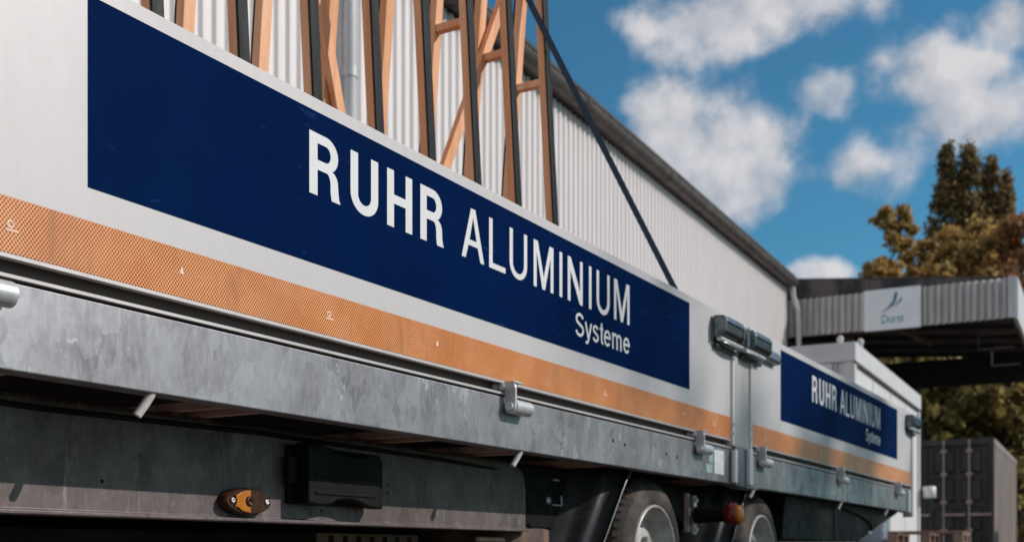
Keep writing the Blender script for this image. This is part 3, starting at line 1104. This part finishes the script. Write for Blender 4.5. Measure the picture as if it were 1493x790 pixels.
# dark closed box below the bed at the rear, cut away towards the tail
ub = [(5.86, .630), (8.58, .630), (7.42, .402), (5.80, .402)]
ubx = build('underbody_box', MB().prism(ub, 'X', -1.7, -.065), 'matt_black', TR, .004)
build('seam_strip', MB().box(-.0645, -.0605, 6.82, 6.835, .41, .625), 'matt_black', ubx)
build('seam_strip', MB().bar((-.062, 7.44, .408), (-.062, 8.57, .629), .004, .008), 'galvanised_dirty', ubx)
build('cable', MB().tube([(-.058, 6.9, .612), (-.055, 7.15, .597), (-.055, 7.5, .570), (-.055, 7.72, .53), (-.058, 7.78, .49)], .007, 8), 'matt_black', ubx)
build('clip', MB().box(-.064, -.048, 7.66, 7.72, .455, .475), 'zinc', ubx, .002)

# ================================================================== LOAD: A-frame timber racks and lashing strap
FY = [1.335, 1.635, 1.935, 2.235, 2.535, 2.835, 3.125, 3.414, 3.704, 4.0]
RK = thing('timber_rack', 'row of timber A-frames with black rubber strips standing on the trailer bed', 'transport rack', (-.56, 2.8, .80))
nx = lambda z: -.45 - .055 * (z - 1.65)       # outer face of the near legs
fx = lambda z: -.655 + .080 * (z - 1.8)       # outer face of the far legs
ZT = 3.02
jr = random.Random(4)
for y in FY:
    zt = ZT + jr.uniform(-.03, .03)

    def slab(xf, th, y0, y1, z0, z1):
        vs = []
        for z in (z0, z1):
            vs += [(xf(z) - th, y0, z), (xf(z), y0, z), (xf(z), y1, z), (xf(z) - th, y1, z)]
        return MB().add(vs, [(3, 2, 1, 0), (4, 5, 6, 7), (0, 1, 5, 4), (1, 2, 6, 5), (2, 3, 7, 6), (3, 0, 4, 7)])
    leg = build('near_leg', slab(nx, .030, y, y + .044, .86, zt), 'timber', RK, .0025)
    build('rubber_strip', slab(lambda z: nx(z) + .0085, .008, y + .001, y + .041, .88, zt - .02), 'rubber_strip', leg, .0025)
    leg2 = build('far_leg', slab(fx, .030, y + .002, y + .046, .86, zt - .05), 'timber', RK, .0025)
    build('rubber_strip', slab(lambda z: fx(z) - .0305, .008, y + .004, y + .040, .88, zt - .07), 'rubber_strip', leg2)
    zc = (2.236 if y > 3.2 else 2.30) + jr.uniform(-.006, .006)
    build('crossbar', MB().box(fx(zc) + .001, nx(zc) - .031, y + .006, y + .036, zc - .014, zc + .014), 'timber', RK, .002)
    for zz in (zc,):
        build('screw_head', MB().tube([(nx(zz) - .016, y - .0025, zz), (nx(zz) - .016, y + .002, zz)], .0034, 8), 'rusty_bar', leg)
    build('crossbar', MB().box(fx(1.1) + .001, nx(1.1) - .031, y + .006, y + .036, 1.08, 1.116), 'timber', RK, .002)
build('base_runner', MB().box(-.445, -.385, FY[0] - .1, FY[-1] + .15, .802, .859), 'timber', RK, .003)
build('base_runner', MB().box(-.785, -.715, FY[0] - .1, FY[-1] + .15, .802, .859), 'timber', RK, .003)


def diag(p, q, xo):
    """diagonal brace fixed to the outside of the far legs"""
    a = (fx(p[1]) + xo, p[0], p[1])
    b = (fx(q[1]) + xo, q[0], q[1])
    return MB().bar(a, b, .042, .024, (1, 0, 0))


build('diagonal_brace', diag((3.19, 1.02), (4.02, 2.93), .0145), 'timber', RK, .002)
build('diagonal_brace', diag((3.20, 1.02), (2.42, 2.93), .0145), 'timber', RK, .002)
build('diagonal_brace', diag((1.40, 1.02), (1.95, 2.93), .0145), 'timber', RK, .002)
build('ridge_board', MB().box(-.556, -.532, FY[0] - .05, FY[-1] + .1, 2.90, 3.0), 'timber', RK, .002)

# strap
P2 = Vector((-.52, 3.93, 2.535))
P1 = Vector((-.12, 4.472, 1.447))
dv = (P1 - P2).normalized()
top = P2 - dv * .55
bot = P1 + dv * .20
st = MB().bar(top, bot, .025, .003, (.5, -.86, .1))
so = build('lashing_strap', st, 'strap_blue', None, 0, origin=tuple(bot))
tag(so, 'taut dark blue lashing strap running from the timber rack down to the trailer board', 'strap')
build('end_hook', MB().tube([bot, bot + Vector((.004, .01, -.04)), bot + Vector((.018, .012, -.06)), bot + Vector((.020, .012, -.035))], .006, 8), 'zinc', so)

# ================================================================== HALL
HA = R(2.62)
HO = (-5.17, 22.5, 0)
HALL = thing('industrial_hall', 'long pale industrial hall with ribbed metal cladding and dark roof gutter', 'building', HO, HA, local=True)
EAVE = 5.72
PITCH = .14
SHEET = PITCH * 7


def rib_sheet(nr, pitch, depth, z0, z1, crest=.30, side=.16):
    """trapezoidal sheet in the local YZ plane, ribs towards +X"""
    pts = []
    for k in range(nr):
        b = k * pitch
        pts += [(0, b), (0, b + pitch * (1 - crest - 2 * side)), (depth, b + pitch * (1 - crest - side)), (depth, b + pitch * (1 - side))]
    pts.append((0, nr * pitch))
    vs = [(x, y, z0) for x, y in pts] + [(x, y, z1) for x, y in pts]
    n = len(pts)
    return MB().add(vs, [(i, i + 1, n + i + 1, n + i) for i in range(n - 1)])


sheet0 = None
ns = 31
for k in range(ns):
    y0 = -SHEET * (k + 1)
    if sheet0 is None:
        sheet0 = build('cladding_sheet', rib_sheet(7, PITCH, .028, .25, EAVE), 'cladding', HALL)
        sheet0.location = (0, y0, 0)
    else:
        c = sheet0.copy()
        C.objects.link(c)
        c.parent = HALL
        c.location = (.002 * (k % 2), y0, 0)
LEN = ns * SHEET
build('wall_core', MB().box(-14, -.01, -LEN, -.02, 0, EAVE + .02), 'trim_white', HALL)
build('plinth', MB().box(-.008, .03, -LEN, -.02, 0, .245), 'paving', HALL)
build('corner_trim', MB().box(-.12, .048, .0, .05, .0, EAVE), 'trim_white', HALL, .004)
build('roof', MB().prism([(-14.3, 7.0), (.19, 5.865), (.19, 5.965), (-14.3, 7.1)], 'Y', -LEN - .2, .18), 'roof_dark', HALL)
build('soffit', MB().box(.03, .10, -LEN, .05, 5.735, 5.86), 'roof_dark', HALL)
# half-round gutter
gp = [(.15 + .115 * math.cos(R(a)), 5.845 + .125 * math.sin(R(a))) for a in range(180, 361, 15)]
gp += [(.15 + .105 * math.cos(R(a)), 5.845 + .115 * math.sin(R(a))) for a in range(360, 179, -15)]
gut = build('gutter', MB().prism(gp, 'Y', -LEN - .2, .14), 'gutter_metal', HALL)
build('gutter_bead', MB().tube([(.268, -LEN - .2, 5.847), (.268, .14, 5.847)], .012, 8), 'gutter_metal', gut)
for k in range(9):
    y = -1.4 - k * 2.95
    jp = [(.15 + .124 * math.cos(R(a)), 5.845 + .134 * math.sin(R(a))) for a in range(180, 361, 15)]
    jp += [(.15 + .1155 * math.cos(R(a)), 5.845 + .1255 * math.sin(R(a))) for a in range(360, 179, -15)]
    build('gutter_sleeve', MB().prism(jp, 'Y', y, y + .10), 'gutter_metal', gut)


def downpipe(y, x=.11):
    o = build('downpipe', MB().tube([(x + .05, y, 5.74), (x + .03, y, 5.60), (x, y, 5.45), (x, y, .2)], .060, 20), 'pipe_grey', HALL)
    for z in (1.3, 2.95, 4.4):
        build('socket', MB().tube([(x, y, z), (x, y, z + .09)], .068, 20), 'pipe_grey', o)
        build('clamp', MB().box(.0, x + .02, y - .012, y + .012, z - .10, z - .07), 'gutter_metal', o)
    return o


downpipe(-14.87, .085)
build('downpipe', MB().tube([(.15, .10, 5.735), (.16, .12, 5.55), (.23, .22, 5.25), (.245, .23, 5.0), (.245, .23, .15)], .05, 16), 'pipe_grey', HALL)

# ================================================================== CANOPY beyond the hall
CAN = thing('loading_canopy', 'open loading canopy with ribbed metal fascia and dark underside behind the hall', 'canopy', HO, HA, local=True)
FX0, FX1, FYY = -.06, 4.26, .60
fz0, fz1 = 4.80, 5.56
fs0 = None
fpitch = .1305
pts = []
nrib = 8
for blk in range(4):
    x0 = FX0 + blk * nrib * fpitch
    if fs0 is None:
        mb = MB()
        q = []
        for k in range(nrib):
            b = k * fpitch
            q += [(b, 0), (b + fpitch * .34, 0), (b + fpitch * .44, -.075), (b + fpitch * .74, -.075)]
        q.append((nrib * fpitch, 0))
        n = len(q)
        vs = [(x, y, fz0) for x, y in q] + [(x, y, fz1) for x, y in q]
        mb.add(vs, [(i, i + 1, n + i + 1, n + i) for i in range(n - 1)])
        fs0 = build('fascia_sheet', mb, 'fascia_metal', CAN)
        fs0.location = (x0, FYY, 0)
    elif blk < 3 or True:
        c = fs0.copy()
        C.objects.link(c)
        c.parent = CAN
        c.location = (x0, FYY, 0)
FXE = FX0 + 4 * nrib * fpitch
build('fascia_end', MB().box(FXE, FXE + .14, FYY - .07, FYY + .02, fz0, fz1 + .02), 'pipe_grey', CAN, .004)
build('side_fascia', MB().box(FXE + .10, FXE + .17, FYY + .03, FYY + 5.6, fz0 - .02, fz1 + .02), 'trim_white', CAN, .004)
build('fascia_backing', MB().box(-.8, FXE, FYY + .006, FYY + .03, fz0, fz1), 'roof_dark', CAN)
# roof falling away from the hall, its verge board showing above the fascia
vz = lambda x: 6.00 - (x - .05) * (.43 / 4.15)
build('verge_board', MB().prism([(-.8, 5.575), (1.55, 5.575), (1.55, vz(1.55)), (-.8, vz(-.8))], 'Y', FYY + .05, FYY + .11), 'verge_old', CAN, .004)
build('verge_board', MB().prism([(1.555, 5.575), (FXE - .02, 5.575), (FXE - .02, 5.60), (1.555, vz(1.55) - .012)], 'Y', FYY + .056, FYY + .11), 'verge_old', CAN, .004)
build('roof', MB().prism([(-1.2, 5.36), (FXE + .09, 4.93), (FXE + .09, 5.55), (-1.2, 6.08)], 'Y', FYY + .12, FYY + 5.6), 'roof_dark', CAN)
build('capping', MB().bar((-.8, FYY + .08, vz(-.8) + .012), (FXE, FYY + .08, 5.60), .09, .02), 'gutter_metal', CAN)
for k, y in enumerate((1.4, 2.6, 3.8, 5.0)):
    build('rafter', MB().bar((-1.0, FYY + y, 5.30), (FXE, FYY + y, 4.94), .12, .16), 'dark_frame', CAN)
build('purlin', MB().box(1.0, 2.3, FYY + .9, FYY + 1.0, 4.93, 5.02), 'brown_beam', CAN)
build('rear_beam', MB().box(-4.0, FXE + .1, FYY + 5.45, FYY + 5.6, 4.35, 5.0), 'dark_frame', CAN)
build('strut', MB().bar((1.9, FYY + .2, 4.95), (2.5, FYY + 1.8, 4.74), .07, .07), 'brown_beam', CAN)
build('strut', MB().bar((.75, FYY + .25, 5.0), (1.2, FYY + 1.2, 4.72), .09, .09), 'brown_beam', CAN)
lad = build('cable_ladder', MB().tube([(3.5, FYY + 1.0, 4.70), (4.15, FYY + 1.0, 4.70)], .014, 6).tube([(3.5, FYY + 1.0, 4.70), (3.5, FYY + 1.0, 4.42), (4.15, FYY + 1.0, 4.42)], .014, 6).tube([(3.72, FYY + 1.3, 4.42), (3.72, FYY + 1.3, 4.12), (4.25, FYY + 1.3, 4.12)], .014, 6), 'gutter_metal', CAN)
for x, y in ((-.9, FYY + .6), (-.9, FYY + 5.3), (.6, FYY + 5.3)):
    build('column', MB().box(x - .07, x + .07, y - .07, y + .07, 0, 5.0), 'dark_frame', CAN)

# sign on the fascia
SG = thing('company_sign', 'white company sign with blue swoosh logo on the canopy fascia', 'sign', (HO[0] + math.cos(HA) * 2.0 - math.sin(HA) * .5, HO[1] + math.sin(HA) * 2.0 + math.cos(HA) * .5, 4.79), HA, local=True)
SX0, SX1 = -.52, .56
build('panel', MB().box(SX0, SX1, .0, .025, -.02, .79), 'sign_white', SG, .004)


def sign_shape(pts, mat, nm='logo'):
    me = flat_text([pts])
    n = len(me.vertices)
    a = np.empty(n * 3)
    me.vertices.foreach_get('co', a)
    a = a.reshape(-1, 3)
    b = np.stack([a[:, 0], np.full(n, -.002), a[:, 1]], 1)
    me.vertices.foreach_set('co', b.reshape(-1))
    return from_mesh(nm, me, mat, SG)


def swoosh(x0, z0, x1, z1, bx, bz, w):
    up, dn = [], []
    for i in range(17):
        t = i / 16
        x = (1 - t) ** 2 * x0 + 2 * t * (1 - t) * bx + t * t * x1
        z = (1 - t) ** 2 * z0 + 2 * t * (1 - t) * bz + t * t * z1
        k = w * math.sin(PI * min(1, .08 + t * .92)) ** .8 * (0.35 + .9 * t)
        up.append((x - k * .6, z + k * .5))
        dn.append((x + k * .6, z - k * .5))
    return up + dn[::-1]


sign_shape(swoosh(-.22, .31, .10, .72, .12, .47, .045), 'sign_blue')
sign_shape(swoosh(.02, .60, .09, .73, .13, .66, .05), 'sign_teal')
sign_shape(swoosh(.0, .42, .20, .62, .19, .49, .03), 'sign_blue')
t = flat_text(body='Dorst', offset=.012)
n = len(t.vertices)
a = np.empty(n * 3)
t.vertices.foreach_get('co', a)
a = a.reshape(-1, 3)
lo, hi = a.min(0), a.max(0)
b = np.stack([-.18 + (a[:, 0] - lo[0]) / (hi[0] - lo[0]) * .42, np.full(n, -.002), .11 + (a[:, 1] - lo[1]) / (hi[1] - lo[1]) * .165], 1)
t.vertices.foreach_set('co', b.reshape(-1))
from_mesh('lettering', t, 'sign_teal', SG)


def hall_pt(x, y, z=0.0):
    return (HO[0] + math.cos(HA) * x - math.sin(HA) * y, HO[1] + math.sin(HA) * x + math.cos(HA) * y, z)


# ================================================================== OFFICE CABIN (container cabin) in front of the hall
CB = thing('office_cabin', 'white flat-roofed container cabin standing beyond the tail of the trailer', 'cabin', hall_pt(3.19, -9.16), HA, local=True)
CL, CWD, CH = 5.15, 2.44, 2.83       # runs +Y and -X from its corner
build('side_wall', MB().box(-.08, -.03, .12, CL - .12, .22, CH - .24), 'cabin_white', CB)
build('front_wall', MB().box(-CWD + .12, -.12, .03, .08, .22, CH - .24), 'cabin_white', CB)
build('rear_wall', MB().box(-CWD + .12, -.12, CL - .08, CL - .03, .22, CH - .24), 'cabin_white', CB)
build('back_wall', MB().box(-CWD + .03, -CWD + .08, .12, CL - .12, .22, CH - .24), 'cabin_white', CB)
for k in range(1, 4):
    y = k * CL / 4
    build('panel_joint', MB().box(-.0295, -.024, y - .012, y + .012, .24, CH - .26), 'cabin_frame', CB)
for x in (-.12, -CWD):
    for y in (0, CL - .12):
        build('corner_post', MB().box(x, x + .12, y, y + .12, .02, CH - .24), 'cabin_frame', CB, .01)
build('roof_frame', MB().box(-CWD - .01, .01, -.01, CL + .01, CH - .239, CH - .01), 'cabin_frame', CB, .012)
build('roof_lip', MB().box(-.02, .018, .0, CL, CH - .255, CH - .240), 'gutter_metal', CB)
build('floor_frame', MB().box(-CWD, 0, 0, CL, .05, .219), 'cabin_frame', CB, .01)
wn = build('window', MB().box(-1.15, -.26, -.005, .029, 1.75, 2.585), 'cabin_frame', CB, .004)
build('pane', MB().box(-1.10, -.31, -.010, -.006, 1.80, 2.535), 'glass_dark', wn)
build('shutter', MB().box(-1.10, -.45, -.015, -.011, 2.44, 2.535), 'trim_white', wn)
build('box_strip', MB().box(-.235, -.215, -.01, .029, .3, 2.58), 'pipe_grey', CB)
for (x, y) in ((-.22, .25), (.02 - .06, .55)):
    build('roof_vent', MB().tube([(x, y, CH - .012), (x, y, CH + .04), (x, y, CH + .08), (x, y, CH + .12)], [.028, .028, .042, .018], 14), 'cabin_frame', CB)
wl = build('wall_lamp', MB().tube([(.04, CL + .02, 1.30), (.10, CL + .02, 1.30)], .06, 14), 'matt_black', CB)
build('lamp_globe', MB().tube([(.10, CL + .02, 1.215), (.14, CL + .02, 1.215), (.14, CL + .02, 1.40)] if False else [(.13, CL + .02, 1.21), (.13, CL + .02, 1.22), (.13, CL + .02, 1.38), (.13, CL + .02, 1.39)], [.085, .10, .10, .085], 20), 'cabin_white', wl)

# ================================================================== SHIPPING CONTAINER
SC = thing('shipping_container', 'dark grey shipping container with closed doors and locking rods under the canopy', 'container', hall_pt(3.84, .95), HA, local=True)
cw, cl_, chh = 2.44, 6.06, 2.59
for x in (-cw, -.10):
    build('door_post', MB().box(x, x + .10, 0, .12, .02, chh), 'container_grey', SC, .01)
build('door_header', MB().box(-cw + .10, -.10, .0, .12, chh - .13, chh), 'container_grey', SC, .01)
build('door_sill', MB().box(-cw + .10, -.10, .0, .12, .02, .16), 'container_grey', SC, .01)
for d in range(2):
    dx0 = -cw + .105 + d * 1.12
    door = build('door', MB().box(dx0, dx0 + 1.11, .06, .09, .165, chh - .135), 'container_grey', SC, .004)
    for r in range(4):
        z0 = .22 + r * .565
        for q in range(2):
            x0 = dx0 + .09 + q * .50
            build('door_panel', MB().add([(x0, .06, z0), (x0 + .42, .06, z0), (x0 + .42, .06, z0 + .47), (x0, .06, z0 + .47),
                                          (x0 + .05, .018, z0 + .05), (x0 + .37, .018, z0 + .05), (x0 + .37, .018, z0 + .42), (x0 + .05, .018, z0 + .42)],
                                         [(4, 5, 6, 7), (0, 1, 5, 4), (1, 2, 6, 5), (2, 3, 7, 6), (3, 0, 4, 7)]), 'container_grey', door)
    for q in range(2):
        xr = dx0 + .30 + q * .47
        rod = build('locking_rod', MB().tube([(xr, -.015, .06), (xr, -.015, chh - .02)], .021, 12), 'lock_rod', door)
        for z in (.35, .80, 1.35, 1.90, 2.35):
            build('rod_guide', MB().box(xr - .06, xr + .06, -.03, .055, z - .03, z + .03), 'lock_rod', rod, .004)
        build('handle', MB().box(xr - .02, xr + .40, -.055, -.038, 1.10 - .02, 1.10 + .025), 'lock_rod', rod, .004)
nsd = 20
sp_ = (cl_ - .24) / nsd
cs = rib_sheet(nsd, sp_, .05, .16, chh - .12, .27, .20)
sd_ = build('side_wall', cs, 'container_side_lit', SC)
sd_.location = (-.056, .12, 0)
build('top_rail', MB().box(-.06, .0, .125, cl_ - .12, chh - .119, chh), 'container_side_lit', SC, .006)
build('bottom_rail', MB().box(-.06, .0, .125, cl_ - .12, .02, .159), 'container_side_lit', SC, .006)
build('side_wall', MB().box(-cw, -cw + .04, .12, cl_ - .12, .02, chh), 'container_grey', SC)
build('end_wall', MB().box(-cw, 0, cl_ - .115, cl_, .02, chh), 'container_grey', SC)
build('roof', MB().box(-cw + .045, -.065, .125, cl_ - .12, chh - .06, chh - .02), 'container_grey', SC)

# ================================================================== SMALL YARD THINGS
LK = thing('steel_locker', 'narrow blue grey steel locker standing by the cabin below the trailer tail', 'locker', hall_pt(3.23, -9.0), HA, local=True)
build('body', MB().box(0.0, .24, 0, .5, .08, 1.25), 'locker_blue', LK, .01)
build('door', MB().box(.02, .22, -.018, -.002, .14, 1.19), 'locker_blue', LK, .004)
build('side_panel', MB().box(.241, .252, .04, .23, .14, 1.19), 'locker_blue', LK, .004)
build('side_panel', MB().box(.241, .252, .27, .46, .14, 1.19), 'locker_blue', LK, .004)
build('handle', MB().box(.05, .065, -.032, -.019, .70, .82), 'zinc', LK, .003)
build('plinth', MB().box(.02, .22, .02, .48, 0, .079), 'matt_black', LK)

PS = [(hall_pt(3.98, -8.8), 4, 'low stack of weathered timber pallets in front of the white cabin')]
for k, (loc, nlev, lab) in enumerate(PS):
    for lev in range(nlev):
        z = lev * .148
        P = thing('pallet', ('bottom', 'second lowest', 'third lowest', 'topmost')[lev] + ' weathered timber pallet of the low stack before the white cabin', 'pallet',
                  (loc[0], loc[1], z), HA + R((-2, 3, -1, 2)[lev]), 'pallets stacked by the cabin', local=True)
        for q in range(5):
            build('deck_board', MB().box(-.4, .4, -.6 + q * .275, -.6 + q * .275 + .10, .122, .144), 'pallet_wood', P, .002)
        for q in range(3):
            x = -.4 + q * .35
            build('stringer', MB().box(x, x + .10, -.6, .6, .100, .121), 'pallet_wood', P, .002)
            build('bottom_board', MB().box(x, x + .10, -.6, .6, .0, .020), 'pallet_wood', P, .002)
            for yy in (-.6, -.07, .46):
                build('block', MB().box(x, x + .10, yy, yy + .14, .0205, .0995), 'pallet_wood', P, .002)

BN = thing('waste_bin', 'black wheeled waste bin beside the container at the right edge', 'waste bin', hall_pt(4.62, 1.9), HA, local=True)
bb = MB()
vs = [(-.24, -.30, .10), (.24, -.30, .10), (.24, .30, .10), (-.24, .30, .10), (-.31, -.38, 1.02), (.31, -.38, 1.02), (.31, .38, 1.02), (-.31, .38, 1.02)]
bb.add(vs, [(3, 2, 1, 0), (4, 5, 6, 7), (0, 1, 5, 4), (1, 2, 6, 5), (2, 3, 7, 6), (3, 0, 4, 7)])
build('body', bb, 'black_plastic', BN, .02)
build('lid', MB().prism([(-.40, 1.03), (.34, 1.03), (.36, 1.06), (.20, 1.13), (-.34, 1.13), (-.42, 1.08)], 'X', -.33, .33), 'black_plastic', BN, .015)
for x in (-.25, .25):
    build('wheel', MB().lathe([(-.03, .10), (.03, .10), (.03, .0001)], (x, .33, .10), 18), 'matt_black', BN)
build('handle', MB().tube([(-.22, .40, .98), (-.22, .46, 1.0), (.22, .46, 1.0), (.22, .40, .98)], .015, 8), 'black_plastic', BN)


# ================================================================== TREES
def leaves(rs, centres, radii, n, size, flat=.75, clip=1.45):
    """n leaf quads scattered in clumps; returns vertex array"""
    centres = np.array(centres)
    radii = np.array(radii)
    w = radii ** 2
    idx = rs.choice(len(centres), n, p=w / w.sum())
    d = rs.normal(size=(n, 3))
    d /= np.linalg.norm(d, axis=1)[:, None]
    rad = radii[idx] * np.minimum(np.abs(rs.normal(size=n)) * .62 + .12, clip)
    p = centres[idx] + d * rad[:, None] * np.array([1, 1, flat])
    nrm = d * .6 + rs.normal(size=(n, 3)) * .6 + np.array([0, 0, .35])
    nrm /= np.linalg.norm(nrm, axis=1)[:, None]
    t = np.cross(nrm, rs.normal(size=(n, 3)))
    t /= np.linalg.norm(t, axis=1)[:, None]
    b = np.cross(nrm, t)
    s = size * rs.uniform(.6, 1.35, n)[:, None]
    v = np.stack([p - t * s * .5, p + b * s * .32 + nrm * s * .06, p + t * s * .5, p - b * s * .32 + nrm * s * .06], 1)
    return v.reshape(-1, 3)


def leaf_obj(name, v, mat, parent):
    n = len(v) // 4
    me = bpy.data.meshes.new(name)
    me.vertices.add(len(v))
    me.vertices.foreach_set('co', v.astype(np.float32).reshape(-1))
    me.loops.add(n * 4)
    me.loops.foreach_set('vertex_index', np.arange(n * 4, dtype=np.int32))
    me.polygons.add(n)
    me.polygons.foreach_set('loop_start', np.arange(0, n * 4, 4, dtype=np.int32))
    me.update(calc_edges=True)
    me.validate()
    me.materials.append(M[mat])
    o = bpy.data.objects.new(name, me)
    C.objects.link(o)
    o.parent = parent
    return o


def broadleaf(name, label, x, y, h, rx, crown0, mat, seed, n=14000, size=.17, nclump=46, group=None, cl=.16, shape=1.0, xtop=None):
    rs = np.random.RandomState(seed)
    T = thing(name, label, 'tree', (x, y, 0), 0, group, local=True)
    cz0, cz1 = crown0, h
    centres, radii = [], []
    for k in range(nclump):
        a = rs.uniform(0, 2 * PI)
        t = rs.uniform(0, 1)
        prof = math.sin(PI * min(.97, .14 + .80 * t ** shape)) ** .7
        r = rx * prof * math.sqrt(rs.uniform(.05, 1.0))
        z = cz0 + (cz1 - cz0) * t
        centres.append((r * math.cos(a), r * math.sin(a), z))
        radii.append(rx * rs.uniform(cl * .7, cl * 1.8) * (1.05 - .40 * t))
    mb = MB()
    tr = .035 * h * .5 + .05
    lean = rs.uniform(-.25, .25, 2)
    mb.tube([(0, 0, -.1), (lean[0] * .2, lean[1] * .2, h * .2), (lean[0] * .6, lean[1] * .6, h * .5), (lean[0], lean[1], h * .85)], [tr, tr * .8, tr * .5, tr * .12], 10)
    for k in range(0, nclump):
        c = centres[k]
        z0 = max(crown0 * .75, c[2] - math.hypot(c[0], c[1]) * rs.uniform(.5, .9) - .2)
        f = z0 / h
        b = (lean[0] * f, lean[1] * f, z0)
        mid = ((b[0] + c[0]) / 2, (b[1] + c[1]) / 2, (b[2] + c[2]) / 2 + .12 * (c[2] - b[2]))
        rr = tr * .30 * (1.15 - f)
        mb.tube([b, mid, c], [rr, rr * .6, rr * .15], 6, cap=False)
    build('trunk', mb, 'bark', T)
    leaf_obj('crown', leaves(rs, centres, radii, n, size), mat, T)
    return T


def cypress(label, x, y, h, r, seed, n=15000):
    rs = np.random.RandomState(seed)
    T = thing('columnar_tree', label, 'tree', (x, y, 0), 0, 'tall columnar trees behind the canopy', local=True)
    centres, radii = [], []
    nc = 260
    for k in range(nc):
        t = rs.uniform(0.02, 1.0) ** .85
        prof = min(1.0, (1 - t) * 2.6 + .10) * (.75 + .25 * min(1, t * 4))
        a = rs.uniform(0, 2 * PI)
        q = r * prof * math.sqrt(rs.uniform(.1, 1)) * .75
        centres.append((q * math.cos(a), q * math.sin(a), 1.0 + (h - 1.6) * t))
        radii.append(r * rs.uniform(.22, .40) * (.5 + .5 * prof))
    mb = MB().tube([(0, 0, -.1), (0, 0, h * .5), (0, 0, h * .93)], [r * .16, r * .10, r * .02], 8)
    for k in range(0, nc, 6):
        c = centres[k]
        z0 = max(.8, c[2] - 1.3)
        mb.tube([(0, 0, z0), c], [r * .04, r * .01], 5, cap=False)
    build('trunk', mb, 'bark', T)
    leaf_obj('crown', leaves(rs, centres, radii, n, .26, 1.7, 1.05), 'leaf_cypress', T)
    return T


def at(px, dep):
    rt = (px - 746.5) / 1650 * dep
    c, s = math.cos(TH), math.sin(TH)
    return (1.722 + c * rt - s * dep, c * dep + s * rt)


def ht(py, dep):
    return .32 + (808 - py) / 1650 * dep


GT = 'autumn trees behind the canopy'
x, y = at(1300, 46)
broadleaf('autumn_tree', 'sparse autumn tree left of the others above the canopy roof', x, y, ht(300, 46), 1.45, 7.5, 'leaf_autumn', 11, 12000, .25, 44, GT, .18, .72)
x, y = at(1405, 50)
broadleaf('autumn_tree', 'large golden brown autumn tree before the tall columnar trees', x, y, ht(330, 50), 2.9, 5.5, 'leaf_autumn', 23, 44000, .26, 150, GT, .17, .62)
x, y = at(1492, 49)
broadleaf('autumn_tree', 'reddish autumn tree cut by the right edge above the canopy', x, y, ht(318, 49), 2.4, 5.2, 'leaf_red', 37, 34000, .26, 120, GT, .17, .62)
x, y = at(1345, 48)
broadleaf('autumn_tree', 'low green and ochre tree filling the space behind the white sign', x, y, ht(360, 48), 1.9, 6.0, 'leaf_autumn', 71, 24000, .25, 90, GT, .18, .65)
for px_, py_, r, sd, lb in ((1379, 198, 1.5, 3, 'leftmost dark columnar tree of the tall group'), (1413, 192, 1.75, 5, 'tallest columnar tree in the middle of the tall group'),
                            (1446, 214, 1.55, 8, 'third columnar tree of the tall group, narrow and slightly lower'), (1467, 241, 1.3, 13, 'rightmost and lowest columnar tree of the tall group')):
    x, y = at(px_, 58)
    cypress(lb, x, y, ht(py_, 58), r * 1.12, sd, 27000)
# leafy shrubs seen below the canopy
for px_, py_, dep, r, sd, lb in ((1345, 548, 30.5, 1.5, 41, 'leafy shrub showing left below the canopy behind the container'), (1400, 535, 31, 1.7, 42, 'leafy yellow green shrub above the middle of the container'),
                                 (1455, 540, 30.5, 1.6, 43, 'leafy shrub above the right edge of the container'), (1500, 552, 30.8, 1.5, 44, 'leafy shrub at the right edge below the canopy')):
    x, y = at(px_, dep)
    broadleaf('shrub', lb, x, y, ht(py_, dep) + .7, r, .9, 'leaf_green', sd, 3800, .30, 70, 'shrubs beyond the container', .22, .6)

# unseen tree row across the yard, added for its dark reflection in boards and rail
for k, (x, y, h, r, sd, n, lb) in enumerate(((9.0, 14.5, 6.6, 1.8, 51, 6000, 'young tree nearest the camera in the unseen row added for reflections'),
                                             (9.6, 20.0, 7.0, 2.1, 52, 8000, 'bushier tree in the middle of the unseen row added for reflections'),
                                             (9.2, 27.0, 6.8, 2.0, 53, 7000, 'third tree of the unseen row added for reflections'),
                                             (10.5, 34.5, 7.6, 2.4, 54, 8000, 'fourth tree of the unseen row added for reflections'),
                                             (11.5, 43.0, 8.0, 2.6, 55, 8000, 'tree at the far end of the unseen row added for reflections'))):
    broadleaf('reflection_tree', lb, x, y, h, r, 1.8, 'leaf_shade', sd, n, .17, 44, 'unseen trees added for reflections in the trailer', .22, .8)

# tall thin-crowned trees far across the yard; their light shade falls softly on the rear half of the trailer
for k, (x, y, h, r, sd, n, lb) in enumerate(((24.0, 17.6, 19.7, 2.0, 61, 1900, 'tall thin-crowned tree nearest the camera beyond the yard'),
                                             (24.6, 20.4, 20.2, 2.1, 62, 2300, 'tall thin-crowned tree in the middle of the far row'),
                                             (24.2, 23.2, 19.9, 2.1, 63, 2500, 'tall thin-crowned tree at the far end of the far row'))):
    broadleaf('tall_tree', lb, x, y, h, r, 11.0, 'leaf_shade', sd, n, .30, 60, 'tall trees beyond the yard', .26, .8)
